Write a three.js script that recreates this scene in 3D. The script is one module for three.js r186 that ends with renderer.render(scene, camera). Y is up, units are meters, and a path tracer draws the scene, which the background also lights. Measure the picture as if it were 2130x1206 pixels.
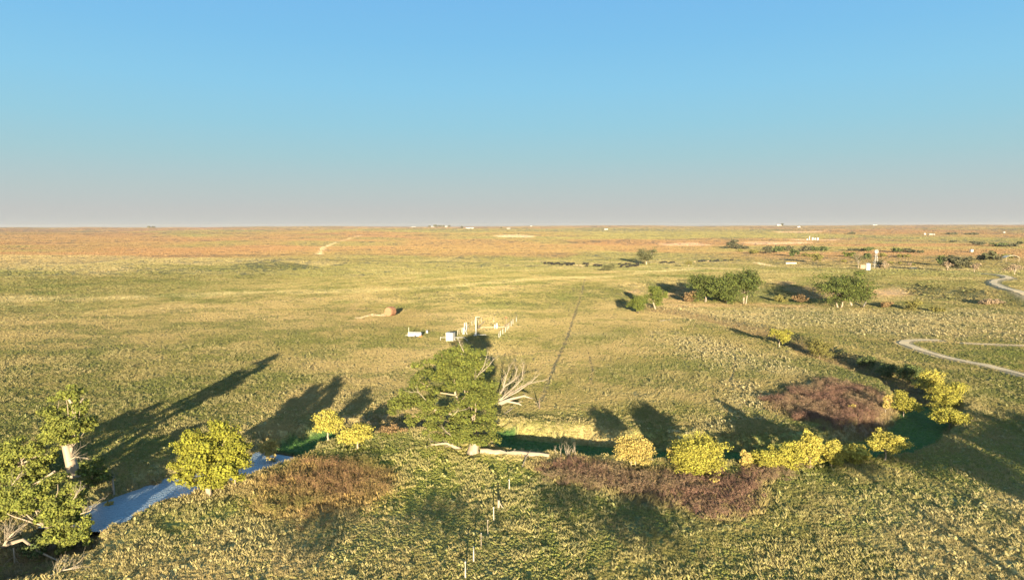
import * as THREE from 'three';
import { mergeGeometries } from 'three/addons/utils/BufferGeometryUtils.js';
import { MarchingCubes } from 'three/addons/objects/MarchingCubes.js';

// ───────────────────────── camera, sky, sun, exposure ─────────────────────────
const scene = new THREE.Scene();
const FPX = 1420, PW = 2130, PH = 1206;                     // focal length in pixels of the photograph
const camera = new THREE.PerspectiveCamera(2 * Math.atan(PH / 2 / FPX) * 180 / Math.PI, PW / PH, 1, 20000);
camera.rotation.order = 'YXZ';
camera.position.set(0, 30, 0);
camera.rotation.set(-5.36 * Math.PI / 180, 0, -0.12 * Math.PI / 180);
camera.updateMatrixWorld(true);
const EXPO = 2.95;
const GLOW_AZ = Math.PI * 1.5 - 1.8 * Math.PI / 180;   // of the sun, counted as the sky picture counts
const SUN_EL = 8 * Math.PI / 180, SUN_AZ = 1.8 * Math.PI / 180;
const toSun = new THREE.Vector3(Math.sin(SUN_AZ) * Math.cos(SUN_EL), Math.sin(SUN_EL), Math.cos(SUN_AZ) * Math.cos(SUN_EL));
{
  const W = 64, Hh = 512, data = new Float32Array(W * Hh * 4);
  // sky colours by elevation (degrees), as seen on the picture, linear
  const s2l = c => { c /= 255; return c <= 0.04045 ? c / 12.92 : ((c + 0.055) / 1.055) ** 2.4; };
  const stops = [[-90, 120, 110, 90], [-1, 190, 185, 175], [0, 196, 197, 192], [1.2, 194, 196, 193], [3, 184, 200, 200], [5.5, 166, 204, 212], [8, 152, 205, 224], [11, 141, 203, 234], [14.5, 129, 195, 236], [18, 122, 188, 236], [30, 106, 168, 218], [55, 94, 150, 200], [90, 84, 136, 190]];
  for (let j = 0; j < Hh; j++) {
    const el = (j + 0.5) / Hh * 180 - 90;
    let k = 0; while (k < stops.length - 2 && stops[k + 1][0] < el) k++;
    const a = stops[k], b = stops[k + 1], t = Math.min(1, Math.max(0, (el - a[0]) / (b[0] - a[0])));
    for (let i = 0; i < W; i++) {
      const o = (j * W + i) * 4;
      const az = (i + 0.5) / W * 2 * Math.PI, er = el * Math.PI / 180;   // the low sun warms and brightens its own side of the sky
      const cosS = Math.cos(er) * Math.cos(SUN_EL) * Math.cos(az - GLOW_AZ) + Math.sin(er) * Math.sin(SUN_EL), ang = Math.acos(Math.min(1, Math.max(-1, cosS))), glow = el > -2 ? 1.1 * Math.exp(-((ang / 0.62) ** 2)) : 0;
      for (let c = 0; c < 3; c++) data[o + c] = (s2l(a[c + 1]) * (1 - t) + s2l(b[c + 1]) * t + glow * [1, .80, .52][c]) / EXPO;
      data[o + 3] = 1;
    }
  }
  const sky = new THREE.DataTexture(data, W, Hh, THREE.RGBAFormat, THREE.FloatType);
  sky.mapping = THREE.EquirectangularReflectionMapping; sky.magFilter = THREE.LinearFilter; sky.minFilter = THREE.LinearFilter;
  sky.needsUpdate = true;
  scene.background = sky; scene.environment = sky;
}
const sun = new THREE.DirectionalLight(new THREE.Color(1, 0.84, 0.58), 5);
sun.position.copy(toSun).multiplyScalar(500).add(new THREE.Vector3(0, 0, -150));
sun.target.position.set(0, 0, -150);
sun.castShadow = true; sun.shadow.mapSize.set(4096, 4096); sun.shadow.radius = 1;
Object.assign(sun.shadow.camera, { left: -400, right: 400, top: 300, bottom: -300, near: 1, far: 1500 });
scene.add(sun, sun.target);
scene.fog = new THREE.FogExp2(new THREE.Color(0.80, 0.79, 0.79), 0.00003);
const renderer = new THREE.WebGLRenderer({ antialias: true });
renderer.toneMapping = THREE.LinearToneMapping; renderer.toneMappingExposure = EXPO;
renderer.shadowMap.enabled = true;

// ───────────────────────── helpers ─────────────────────────
let seed = 12345;
const R = () => { seed = (seed + 0x6D2B79F5) | 0; let t = Math.imul(seed ^ (seed >>> 15), 1 | seed); t = (t + Math.imul(t ^ (t >>> 7), 61 | t)) ^ t; return ((t ^ (t >>> 14)) >>> 0) / 4294967296; };
const rr = (a, b) => a + (b - a) * R();
const reseed = s => { seed = s; };
const clamp = (x, a, b) => x < a ? a : x > b ? b : x;
const sm = (a, b, x) => { const t = clamp((x - a) / (b - a), 0, 1); return t * t * (3 - 2 * t); };
const V = (x, y, z) => new THREE.Vector3(x, y, z);
const hash = (x, y) => { let h = Math.imul(x, 374761393) + Math.imul(y, 668265263); h = Math.imul(h ^ (h >>> 13), 1274126177); return ((h ^ (h >>> 16)) >>> 0) / 4294967296; };
function noise(x, y) {
  const xi = Math.floor(x), yi = Math.floor(y), fx = x - xi, fy = y - yi, u = fx * fx * (3 - 2 * fx), v = fy * fy * (3 - 2 * fy);
  const a = hash(xi, yi), b = hash(xi + 1, yi), c = hash(xi, yi + 1), d = hash(xi + 1, yi + 1);
  return (a + (b - a) * u + (c - a) * v + (a - b - c + d) * u * v) * 2 - 1;
}
const fbm = (x, y, n = 4) => { let s = 0, a = 0.5; for (let i = 0; i < n; i++) { s += a * noise(x, y); x = x * 2.03 + 17.3; y = y * 2.03 - 9.1; a *= 0.5; } return s; };
const used = {};
const numbered = n => { const k = used[n] = (used[n] ?? -1) + 1; return k ? `${n}_${String(k).padStart(3, '0')}` : n; };
function tag(o, label, category, group, kind) {
  o.userData.label = label; o.userData.category = category;
  if (group) o.userData.group = group;
  if (kind) o.userData.kind = kind;
  return o;
}
function thing(name, p, turn = 0) { const g = new THREE.Group(); g.name = numbered(name); g.position.copy(p); g.rotation.y = turn; scene.add(g); return g; }
function part(name, geo, mat, parent) { const m = new THREE.Mesh(geo, mat); m.name = name; m.castShadow = m.receiveShadow = true; parent.add(m); return m; }
const ray = (px, py) => V((px - PW / 2) / FPX, -(py - PH / 2) / FPX, -1).applyQuaternion(camera.quaternion);
function flat(px, py, y = 0) { const d = ray(px, py), t = (y - camera.position.y) / d.y; return [d.x * t, d.z * t]; }
// smooth curve through flat points
function curve(pts, per = 6) {
  const out = [];
  for (let i = 0; i < pts.length - 1; i++) {
    const p0 = pts[Math.max(0, i - 1)], p1 = pts[i], p2 = pts[i + 1], p3 = pts[Math.min(pts.length - 1, i + 2)];
    for (let k = 0; k < per; k++) {
      const t = k / per, t2 = t * t, t3 = t2 * t;
      out.push([0, 1].map(c => 0.5 * (2 * p1[c] + (p2[c] - p0[c]) * t + (2 * p0[c] - 5 * p1[c] + 4 * p2[c] - p3[c]) * t2 + (3 * p1[c] - p0[c] - 3 * p2[c] + p3[c]) * t3)));
    }
  }
  out.push(pts[pts.length - 1]);
  return out;
}
class Line2 {                                             // distance from a curve on the ground
  constructor(pts, reach) {
    this.p = pts; this.reach = reach;
    this.x0 = Math.min(...pts.map(p => p[0])) - reach; this.x1 = Math.max(...pts.map(p => p[0])) + reach;
    this.z0 = Math.min(...pts.map(p => p[1])) - reach; this.z1 = Math.max(...pts.map(p => p[1])) + reach;
  }
  dist(x, z) {
    this.side = 0; this.t = 0;
    if (x < this.x0 || x > this.x1 || z < this.z0 || z > this.z1) return 1e9;
    let best = 1e18;
    const P = this.p;
    for (let i = 0; i < P.length - 1; i++) {
      const ax = P[i][0], az = P[i][1], bx = P[i + 1][0] - ax, bz = P[i + 1][1] - az, l = bx * bx + bz * bz;
      const t = clamp(((x - ax) * bx + (z - az) * bz) / l, 0, 1), dx = x - ax - bx * t, dz = z - az - bz * t, q = dx * dx + dz * dz;
      if (q < best) { best = q; this.side = bx * dz - bz * dx; this.t = (i + t) / (P.length - 1); }
    }
    return Math.sqrt(best);
  }
}
class Poly {                                              // soft-edged patch of ground; positive inside, in metres
  constructor(px, soft, y = 0) {
    this.p = px.map(([a, b]) => { const g = at(a, Math.max(b, 473)); return [g.x, g.z]; }); this.soft = soft;
    const xs = this.p.map(p => p[0]), zs = this.p.map(p => p[1]);
    this.b = [Math.min(...xs) - soft, Math.max(...xs) + soft, Math.min(...zs) - soft, Math.max(...zs) + soft];
  }
  w(x, z, warp = 0) {
    const b = this.b; if (x < b[0] || x > b[1] || z < b[2] || z > b[3]) return 0;
    let inside = false, best = 1e18; const P = this.p, n = P.length;
    for (let i = 0, j = n - 1; i < n; j = i++) {
      const ax = P[j][0], az = P[j][1], cx = P[i][0], cz = P[i][1], bx = cx - ax, bz = cz - az;
      if ((az > z) !== (cz > z) && x < (cx - ax) * (z - az) / (cz - az) + ax) inside = !inside;
      const t = clamp(((x - ax) * bx + (z - az) * bz) / (bx * bx + bz * bz), 0, 1), dx = x - ax - bx * t, dz = z - az - bz * t, q = dx * dx + dz * dz;
      if (q < best) best = q;
    }
    const d = (inside ? 1 : -1) * Math.sqrt(best) + warp * this.soft;
    return sm(-this.soft, this.soft, d);
  }
}
// ───────────────────────── terrain ─────────────────────────
const creekPts = curve([[60, 1175], [130, 1120], [205, 1076], [280, 1046], [360, 1016], [450, 990], [530, 966], [585, 941], [640, 921], [710, 903], [790, 894], [870, 890], [950, 898], [1050, 917], [1150, 928], [1280, 938], [1400, 946], [1520, 948], [1640, 944], [1760, 940], [1850, 922], [1908, 886], [1924, 850], [1908, 816], [1862, 792], [1790, 770], [1720, 748], [1640, 716], [1560, 690], [1480, 672], [1400, 655], [1340, 645]].map(p => flat(p[0], p[1], -1)));
const creek = new Line2(creekPts, 14);
const scarp = new Line2(curve([[1270, 640], [1300, 612], [1360, 602], [1420, 596], [1480, 603], [1580, 612], [1700, 612], [1800, 604], [1900, 606], [2000, 618], [2140, 632], [2350, 650]].map(p => flat(p[0], p[1], 0))), 220);
const leftRidge = new Line2(curve([[-200, 590], [60, 582], [200, 571], [340, 553], [520, 553], [660, 553]].map(p => flat(p[0], p[1], 0))), 160);
let graded = [];                                          // roads stand a little proud of the grass
function H(x, z) {
  const d = Math.hypot(x, z);
  let h = fbm(x / 17, z / 17, 3) * 0.35 + fbm(x / 60 + 5, z / 60, 2) * 0.8 * sm(90, 220, d);
  if (d > 120) h += fbm(x / 190 + 3, z / 190 + 8, 3) * 3.4 * sm(150, 520, d);
  if (d > 300) h += fbm(x / 620 + 1.7, z / 620 - 4, 3) * 9 * sm(350, 1500, d);
  if (d > 800) h += 24.5 * sm(900, 5000, d) + fbm(x / 2100, z / 2100 + 3, 2) * 9 * sm(1200, 3000, d);
  if (d > 5000) h -= (d - 5000) * 0.02;
  if (d < 420) {
    const c = creek.dist(x, z), t = creek.t;
    if (c < 13) {
      const n = fbm(x / 3.1, z / 3.1, 3), w = (t < 0.24 ? 3.3 : t < 0.42 ? 2.2 : 3.7) + n * 1.6, deep = (t < 0.24 ? 2.2 : 1.7) * (1 - sm(0.8, 1, t));
      h -= deep * (1 - sm(w, w + 2.6 + n, c));
      h += 0.25 * sm(w, w + 3, c) * (1 - sm(w + 3, w + 8, c));
    }
  }
  const s = scarp.dist(x, z);
  if (s < 220) { const sg = scarp.side > 0 ? -s : s, e = sm(0, 0.12, scarp.t); h += e * 4.2 * sm(-9, 7 + fbm(x / 8, z / 8, 2) * 8, sg) * (1 - sm(60, 210, sg)); }
  const l = leftRidge.dist(x, z);
  if (l < 160) { const sg = leftRidge.side > 0 ? -l : l, e = sm(0, .2, leftRidge.t) * (1 - sm(.8, 1, leftRidge.t)); h += 7 * e * (sg > 0 ? 1 - sm(0, 35, sg) : 1 - sm(0, 155, -sg)); }
  for (const r of graded) { const q = r.l.dist(x, z); if (q < r.w + 2.6) h += r.up * (1 - sm(r.w * .9, r.w + 2.4, q)); }
  return h;
}
function at(px, py, lift = 0) {                           // where the line of sight through a point of the photograph meets the ground
  const d = ray(px, py), o = camera.position; let t = 20, step;
  for (let i = 0; i < 4000; i++) {
    const x = o.x + d.x * t, z = o.z + d.z * t, g = o.y + d.y * t - H(x, z) - lift;
    if (g < 0.02) break;
    if (t > 7000) break;
    step = Math.max(0.02, Math.min(g * 1.2, t * 0.01 + 0.05)); t += step;
  }
  return V(o.x + d.x * t, H(o.x + d.x * t, o.z + d.z * t), o.z + d.z * t);
}
const onGround = (x, z) => V(x, H(x, z), z);
// what is seen at row py straight above the place p: its height over p
const heightAt = (p, px, py) => { const d = ray(px, py), t = Math.hypot(p.x, p.z) / Math.hypot(d.x, d.z); return camera.position.y + d.y * t - p.y; };
const perPx = p => p.distanceTo(camera.position) / FPX;

// ───────────────────────── what grows where ─────────────────────────
const roadLines = [
  [[[2200, 800], [2130, 783], [2060, 765], [1985, 750], [1930, 735], [1893, 722], [1880, 715], [1893, 711], [1925, 710], [1955, 711]], 1.25],
  [[[2005, 715], [2045, 717], [2130, 720], [2250, 723]], .8],
  [[[2250, 640], [2180, 626], [2130, 611], [2090, 600], [2068, 590], [2075, 583], [2100, 579], [2080, 573], [2045, 570]], 1.7],
  [[[664, 529], [668, 520], [690, 507], [730, 495], [752, 489]], 1.6],
  [[[1575, 546], [1590, 550], [1606, 553]], 2.6],
].map(([p, w]) => ({ l: new Line2(curve(p.map(q => { const g = at(q[0], q[1]); return [g.x, g.z]; }), 10), w + 5), w }));
roadLines.forEach((r, i) => { r.up = [.34, .15, .32, 0, 0][i]; r.grassy = i > 2; });
graded = roadLines.slice(0, 3);
const trailLines = [
  [[[1218, 580], [1209, 612], [1197, 650], [1184, 690], [1165, 735], [1150, 770], [1125, 835]], 0.42],
  [[[1030, 745], [1080, 734], [1160, 728]], 0.25], [[[1220, 728], [1232, 765], [1228, 800]], 0.12], [[[1530, 742], [1527, 770], [1518, 795]], 0.14],
].map(([p, w]) => ({ l: new Line2(curve(p.map(q => { const g = at(q[0], q[1]); return [g.x, g.z]; }), 8), w + 2), w }));
const G = { olive: [.175, .17, .05], green: [.115, .14, .034], tan: [.35, .28, .125], rust: [.29, .172, .078], pale: [.38, .315, .16], gold: [.255, .22, .075], sage: [.40, .335, .175], straw: [.45, .375, .18], dirt: [.46, .29, .17], brush: [.16, .10, .065], moss: [.085, .19, .04], soil: [.15, .115, .055], clay: [.62, .41, .27], teal: [.075, .10, .045], lime: [.225, .235, .045], purple: [.30, .19, .12] };
const patches = [                                          // [outline on the photograph, colour, softness in metres, strength]
  [[[-400, 476], [150, 480], [420, 494], [440, 508], [250, 514], [60, 510], [-400, 512]], G.rust, 60, .9],
  [[[440, 482], [700, 478], [640, 492], [480, 497]], G.rust, 80, .8],
  [[[500, 500], [640, 497], [600, 513], [500, 512]], G.rust, 40, .7],
  [[[730, 514], [860, 494], [1080, 500], [1240, 512], [1240, 530], [1100, 536], [900, 533], [740, 529]], G.rust, 40, .9],
  [[[1180, 500], [1460, 496], [1800, 494], [1800, 505], [1480, 512], [1400, 524], [1260, 520]], G.rust, 50, 1],
  [[[-300, 526], [300, 534], [640, 541], [700, 546], [640, 552], [340, 552], [200, 571], [-300, 582]], G.tan, 14, .95],
  [[[-300, 584], [200, 573], [340, 555], [640, 555], [760, 549], [700, 575], [400, 612], [-300, 615]], G.olive, 10, .8],
  [[[-300, 621], [200, 618], [520, 606], [940, 595], [1270, 573], [1440, 558], [1440, 562], [1280, 578], [940, 599], [560, 611], [200, 625], [-300, 633]], G.straw, 6, .95],
  [[[640, 552], [900, 546], [1130, 556], [1250, 566], [940, 590], [600, 604], [500, 590]], G.gold, 14, .55],
  [[[-300, 640], [300, 630], [700, 640], [560, 700], [300, 720], [-300, 740]], G.tan, 18, .55],
  [[[620, 640], [900, 640], [1060, 660], [1000, 680], [700, 690]], G.dirt, 14, .33],
  [[[900, 655], [1060, 640], [1110, 660], [1050, 690], [930, 690]], G.pale, 7, .6],
  [[[830, 745], [880, 700], [940, 690], [900, 740]], G.tan, 4, .6],
  [[[1045, 870], [1120, 830], [1260, 860], [1250, 900], [1180, 920], [1050, 915]], G.gold, 5, .5],
  [[[690, 840], [820, 830], [880, 870], [860, 890], [760, 885]], G.tan, 4, .7],
  [[[1180, 690], [1300, 690], [1300, 700], [1180, 703]], G.pale, 2, .6],
  [[[1380, 640], [1700, 640], [2150, 650], [2150, 710], [1800, 690], [1560, 680]], G.sage, 16, .7],
  [[[1390, 690], [1480, 700], [1620, 745], [1700, 780], [1500, 770], [1400, 720]], G.sage, 6, .75],
  [[[1560, 790], [1480, 850], [1420, 900], [1500, 905], [1640, 850]], G.sage, 5, .5],
  [[[1640, 600], [1780, 604], [1880, 604], [1900, 613], [1820, 618], [1700, 622]], G.dirt, 3, .6],
  [[[1815, 603], [1850, 602], [1890, 604], [1886, 612], [1850, 614], [1818, 612]], G.clay, 2.5, 1],
  [[[1618, 586], [1640, 585], [1655, 590], [1630, 594]], G.clay, 2, .8], [[[1300, 604], [1330, 602], [1325, 610], [1300, 612]], G.clay, 2, .8],
  [[[1030, 489.5], [1070, 488], [1110, 490], [1105, 494], [1040, 493]], G.clay, 8, 1], [[[1370, 506], [1440, 504], [1480, 509], [1400, 512]], G.clay, 10, .75],
  [[[1540, 504], [1690, 503], [1680, 507], [1560, 508]], G.clay, 10, .8], [[[1610, 481], [1720, 480], [1700, 484], [1620, 484]], G.clay, 14, .8], [[[1640, 498], [1750, 497], [1740, 500], [1660, 500]], G.clay, 10, .8],
  [[[1350, 618], [1420, 600], [1450, 630], [1700, 632], [1700, 640], [1400, 640]], G.dirt, 4, .6],
  [[[1540, 560], [1800, 562], [2000, 565], [2130, 590], [2130, 620], [1850, 600], [1600, 590], [1400, 575]], G.gold, 12, .5],
  [[[2000, 730], [2130, 735], [2130, 772], [2060, 755]], G.green, 5, .8],
  [[[720, 930], [950, 930], [1140, 985], [1120, 1010], [960, 1050], [760, 1060], [700, 1000]], G.lime, 4, .8],
  [[[250, 1130], [420, 1060], [530, 1040], [500, 1070], [380, 1110]], G.lime, 4, .75],
  [[[560, 985], [680, 960], [800, 975], [830, 1030], [700, 1090], [600, 1085], [530, 1040]], [.235, .135, .04], 4, .9],
  [[[1190, 1088], [1300, 1080], [1420, 1085], [1460, 1105], [1330, 1118], [1210, 1110]], G.teal, 2.5, .8],
  [[[1620, 900], [1880, 900], [2130, 870], [2130, 995], [1650, 985]], G.green, 5, .7],
  [[[1780, 1060], [1950, 1030], [2200, 1010], [2200, 1220], [1900, 1220]], G.pale, 6, .65],
  [[[520, 1110], [1000, 1060], [1080, 1090], [1050, 1220], [500, 1220]], G.tan, 6, .5],
  [[[1720, 905], [1700, 880], [1640, 880], [1560, 930], [1700, 930]], G.green, 4, .6],
  [[[-100, 880], [300, 850], [330, 930], [100, 1000]], G.olive, 6, .5],
].map(([p, c, s, k]) => ({ p: new Poly(p, s), c, k }));
const redBrush = [
  new Poly([[1120, 972], [1200, 955], [1290, 972], [1400, 985], [1530, 995], [1600, 985], [1650, 975], [1600, 1010], [1600, 1075], [1520, 1085], [1430, 1062], [1340, 1040], [1250, 1020], [1150, 1000]], 2.2),
  new Poly([[1590, 850], [1640, 810], [1720, 795], [1800, 802], [1850, 830], [1890, 860], [1885, 895], [1850, 915], [1800, 915], [1740, 905], [1700, 880], [1640, 865]], 2.6),
  new Poly([[550, 1000], [640, 968], [740, 965], [800, 985], [790, 1020], [700, 1070], [620, 1088], [560, 1060]], 3),
];
const mixc = (a, b, t) => [a[0] + (b[0] - a[0]) * t, a[1] + (b[1] - a[1]) * t, a[2] + (b[2] - a[2]) * t];
const zone = { sage: 0, lime: 0, brush: 0, bare: 0, moss: 0, tall: 0 };
function ground(x, z) {                                    // colour of what grows at a place; leaves the kind of growth in zone
  const d = Math.hypot(x, z), n1 = fbm(x / 31 + 4, z / 31, 4), n2 = fbm(x / 7, z / 7, 3), far = sm(350, 900, d);
  let c = mixc(G.olive, G.tan, clamp(0.35 + n1 * 1.5 + n2 * 0.55, 0, 1));
  c = mixc(c, G.green, clamp((fbm(x / 23 - 9, z / 23 + 2, 3) - 0.08) * 2.2, 0, .8) * (1 - far));
  if (far > 0) {
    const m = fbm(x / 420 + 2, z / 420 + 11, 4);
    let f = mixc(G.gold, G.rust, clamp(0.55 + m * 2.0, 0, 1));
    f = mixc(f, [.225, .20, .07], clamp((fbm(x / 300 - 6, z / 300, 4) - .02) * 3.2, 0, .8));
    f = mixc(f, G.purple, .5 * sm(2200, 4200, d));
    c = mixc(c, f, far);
  }
  zone.sage = zone.lime = zone.brush = zone.bare = zone.moss = 0;
  const wp = fbm(x / (4 + d * .03) + 31, z / (4 + d * .03), 3) * 1.3;
  for (const q of patches) {
    const w = q.p.w(x, z, wp); if (w <= 0) continue;
    c = mixc(c, q.c, w * q.k * (0.75 + 0.25 * n2));
    if (q.c === G.sage) zone.sage = Math.max(zone.sage, w);
    if (q.c === G.lime || q.c === G.green) zone.lime = Math.max(zone.lime, w);
    if (q.c === G.clay) zone.bare = Math.max(zone.bare, d < 420 ? w * (.5 + n2 * .6) : 0);
    if (q.c === G.teal) zone.bare = Math.max(zone.bare, w * .7);
  }
  if (d < 200) for (let i = 0; i < 3; i++) { const w = redBrush[i].w(x, z, wp); if (w > 0) { c = mixc(c, i == 2 ? [.235, .135, .045] : G.brush, w * .9); zone.brush = Math.max(zone.brush, w); } }
  if (d < 420) {
    const cd = creek.dist(x, z);
    if (cd < 13) {
      const w = 1 - sm(3, 7, cd), t = creek.t, wm = 1 - sm(2.6, 4.4, cd);
      if (t < 0.24) { c = mixc(c, G.soil, w); if (t > .05) zone.bare = Math.max(zone.bare, 1 - sm(3, 5.5, cd)); }
      else if (t < 0.72 && (t > 0.4 || t < .29)) { c = mixc(c, G.moss, wm); zone.moss = wm; }
      else { c = mixc(c, [.19, .13, .07], w * .7); }
    }
  }
  if (d < 2500) for (const r of roadLines) { const q = r.l.dist(x, z); if (q < r.w + 5) { const w = 1 - sm(r.w * .8, r.w + 1.2, q + n2 * .6); if (d > 300 && !r.grassy && q < r.w + 4) zone.bare = Math.max(zone.bare, 1 - sm(r.w + 1, r.w + 4.5, q) * .9); c = mixc(c, [.66, .52, .34], w * (r.grassy ? .6 : .85)); if (!r.grassy) zone.bare = Math.max(zone.bare, w * 1.6); } }
  if (d < 420) for (const r of trailLines) { const q = r.l.dist(x, z); if (q < r.w + 1) { const w = 1 - sm(r.w * .5, r.w + .5, q); c = mixc(c, [.25, .195, .09], w * .7); zone.bare = Math.max(zone.bare, w * .88); } }
  return c;
}
// detail of the soil and litter, tiling in metres
function noiseTex(size, fn, srgb) {
  const a = new Uint8Array(size * size * 4);
  for (let y = 0; y < size; y++) for (let x = 0; x < size; x++) { const c = fn(x, y), o = (y * size + x) * 4; a[o] = c[0]; a[o + 1] = c[1]; a[o + 2] = c[2]; a[o + 3] = 255; }
  const t = new THREE.DataTexture(a, size, size); t.wrapS = t.wrapT = THREE.RepeatWrapping; t.magFilter = t.minFilter = THREE.LinearFilter; if (srgb) t.colorSpace = THREE.SRGBColorSpace; t.needsUpdate = true; return t;
}
reseed(77);
const S = 512, grain = (() => { // blurred random spots, wrapping
  const g = new Float32Array(S * S);
  for (const [n, r, k] of [[9000, 3, 1], [2500, 7, .8], [400, 18, .7], [30000, 1, .7]]) for (let i = 0; i < n; i++) {
    const cx = R() * S | 0, cy = R() * S | 0, s = (R() < .5 ? -1 : 1) * k * rr(.4, 1);
    for (let y = -r; y <= r; y++) for (let x = -r; x <= r; x++) { const q = 1 - (x * x + y * y) / (r * r + 1); if (q > 0) g[((cy + y + S) % S) * S + (cx + x + S) % S] += s * q; }
  }
  return g;
})();
const detail = noiseTex(S, (x, y) => { const v = clamp(215 + grain[y * S + x] * 22, 90, 255); return [v, v, v * .97]; }, true);
const gravel = noiseTex(S, (x, y) => { const v = clamp(242 + grain[y * S + x] * 9, 190, 255); return [v, v, v * .99]; }, true);
const bumpy = noiseTex(S, (x, y) => { const v = clamp(128 + grain[y * S + x] * 34, 0, 255); return [v, v, v]; });
// ground sheet: rings round the viewpoint that widen with distance, to the skyline and past it
{
  const radii = [0, 6, 12, 18, 24, 30, 35, 40, 44, 48, 51]; let d = 53;
  while (d < 8000) { radii.push(d); d += Math.max(0.12, Math.min(d * d * 3.4e-5, d * 0.013)); }
  const angs = []; const F = 46 * Math.PI / 180, NF = 860, NB = 100;
  for (let i = 0; i <= NF; i++) angs.push(-F + 2 * F * i / NF);
  for (let i = 1; i < NB; i++) angs.push(F + (2 * Math.PI - 2 * F) * i / NB);
  const nr = radii.length, na = angs.length, pos = new Float32Array(nr * na * 3), col = new Float32Array(nr * na * 3), uv = new Float32Array(nr * na * 2), idx = new Uint32Array((nr - 1) * na * 6);
  const cs = angs.map(a => [Math.sin(a), -Math.cos(a)]);
  let q = 0;
  for (let r = 0; r < nr; r++) for (let a = 0; a < na; a++) {
    const i = r * na + a, x = cs[a][0] * radii[r], z = cs[a][1] * radii[r];
    pos[i * 3] = x; pos[i * 3 + 1] = H(x, z); pos[i * 3 + 2] = z; uv[i * 2] = x / 11; uv[i * 2 + 1] = z / 11;
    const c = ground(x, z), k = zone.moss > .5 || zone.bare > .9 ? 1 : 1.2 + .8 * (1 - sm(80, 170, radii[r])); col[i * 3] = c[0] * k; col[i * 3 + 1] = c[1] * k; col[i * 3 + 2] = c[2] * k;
    if (r < nr - 1) { const b = r * na + (a + 1) % na; idx[q++] = i; idx[q++] = b; idx[q++] = i + na; idx[q++] = b; idx[q++] = b + na; idx[q++] = i + na; }
  }
  const g = new THREE.BufferGeometry();
  g.setAttribute('position', new THREE.BufferAttribute(pos, 3)); g.setAttribute('color', new THREE.BufferAttribute(col, 3)); g.setAttribute('uv', new THREE.BufferAttribute(uv, 2)); g.setIndex(new THREE.BufferAttribute(idx, 1));
  g.computeVertexNormals();
  const nn = g.attributes.normal; for (let i = 0; i < nn.count; i++) if (nn.getY(i) < 0) nn.setXYZ(i, -nn.getX(i), -nn.getY(i), -nn.getZ(i));
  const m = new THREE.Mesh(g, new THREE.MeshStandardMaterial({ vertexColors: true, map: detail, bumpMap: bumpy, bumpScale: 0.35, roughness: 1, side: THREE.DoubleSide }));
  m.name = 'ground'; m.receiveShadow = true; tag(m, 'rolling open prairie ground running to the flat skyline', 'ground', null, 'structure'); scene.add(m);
}
// ribbons laid on the ground
function ribbon(pts, half, lift, step = 1) {
  const pos = [], uv = [], idx = [], N = 5; let len = 0;
  for (let i = 0; i < pts.length; i++) {
    const hw = half * (.86 + .3 * noise(pts[i][0] / 7, pts[i][1] / 7)), a = pts[Math.max(0, i - 1)], b = pts[Math.min(pts.length - 1, i + 1)], l = Math.hypot(b[0] - a[0], b[1] - a[1]), nx = -(b[1] - a[1]) / l, nz = (b[0] - a[0]) / l;
    if (i) len += Math.hypot(pts[i][0] - pts[i - 1][0], pts[i][1] - pts[i - 1][1]);
    for (let k = 0; k < N; k++) {
      const w = (k / (N - 1) * 2 - 1) * hw * (k == 0 || k == N - 1 ? 1 + .3 * noise(pts[i][0] / 2.3 + k, pts[i][1] / 2.3) : 1), x = pts[i][0] + nx * w, z = pts[i][1] + nz * w;
      pos.push(x, typeof lift === 'function' ? lift(x, z) : H(x, z) + lift, z); uv.push(w / 3, len / 3);
      if (i && k) { const o = i * N + k; idx.push(o, o - 1, o - N, o - 1, o - N - 1, o - N); }
    }
  }
  const g = new THREE.BufferGeometry(); g.setAttribute('position', new THREE.Float32BufferAttribute(pos, 3)); g.setAttribute('uv', new THREE.Float32BufferAttribute(uv, 2)); g.setIndex(idx); g.computeVertexNormals(); return g;
}
const resample = (pts, step) => { const o = [pts[0]]; for (let i = 1; i < pts.length; i++) { const l = Math.hypot(pts[i][0] - pts[i - 1][0], pts[i][1] - pts[i - 1][1]), n = Math.max(1, Math.ceil(l / step)); for (let k = 1; k <= n; k++) o.push([pts[i - 1][0] + (pts[i][0] - pts[i - 1][0]) * k / n, pts[i - 1][1] + (pts[i][1] - pts[i - 1][1]) * k / n]); } return o; };
const roadMat = new THREE.MeshStandardMaterial({ color: new THREE.Color(.93, .69, .39), map: gravel, bumpMap: bumpy, bumpScale: .12, roughness: 1, side: THREE.DoubleSide });
['pale caliche dirt road bending round a hairpin beside the green field', 'thin pale dirt road running off the frame above the hairpin bend', 'pale dirt road making a sharp zigzag bend far right'].forEach((label, i) => {
  const r = roadLines[i], m = new THREE.Mesh(ribbon(resample(r.l.p, i > 2 ? 4 : 1), r.w, i > 2 ? .35 : .1), roadMat);
  m.name = numbered('dirt_road'); m.receiveShadow = true; tag(m, label, 'dirt road', null, 'structure'); scene.add(m);
});
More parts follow.
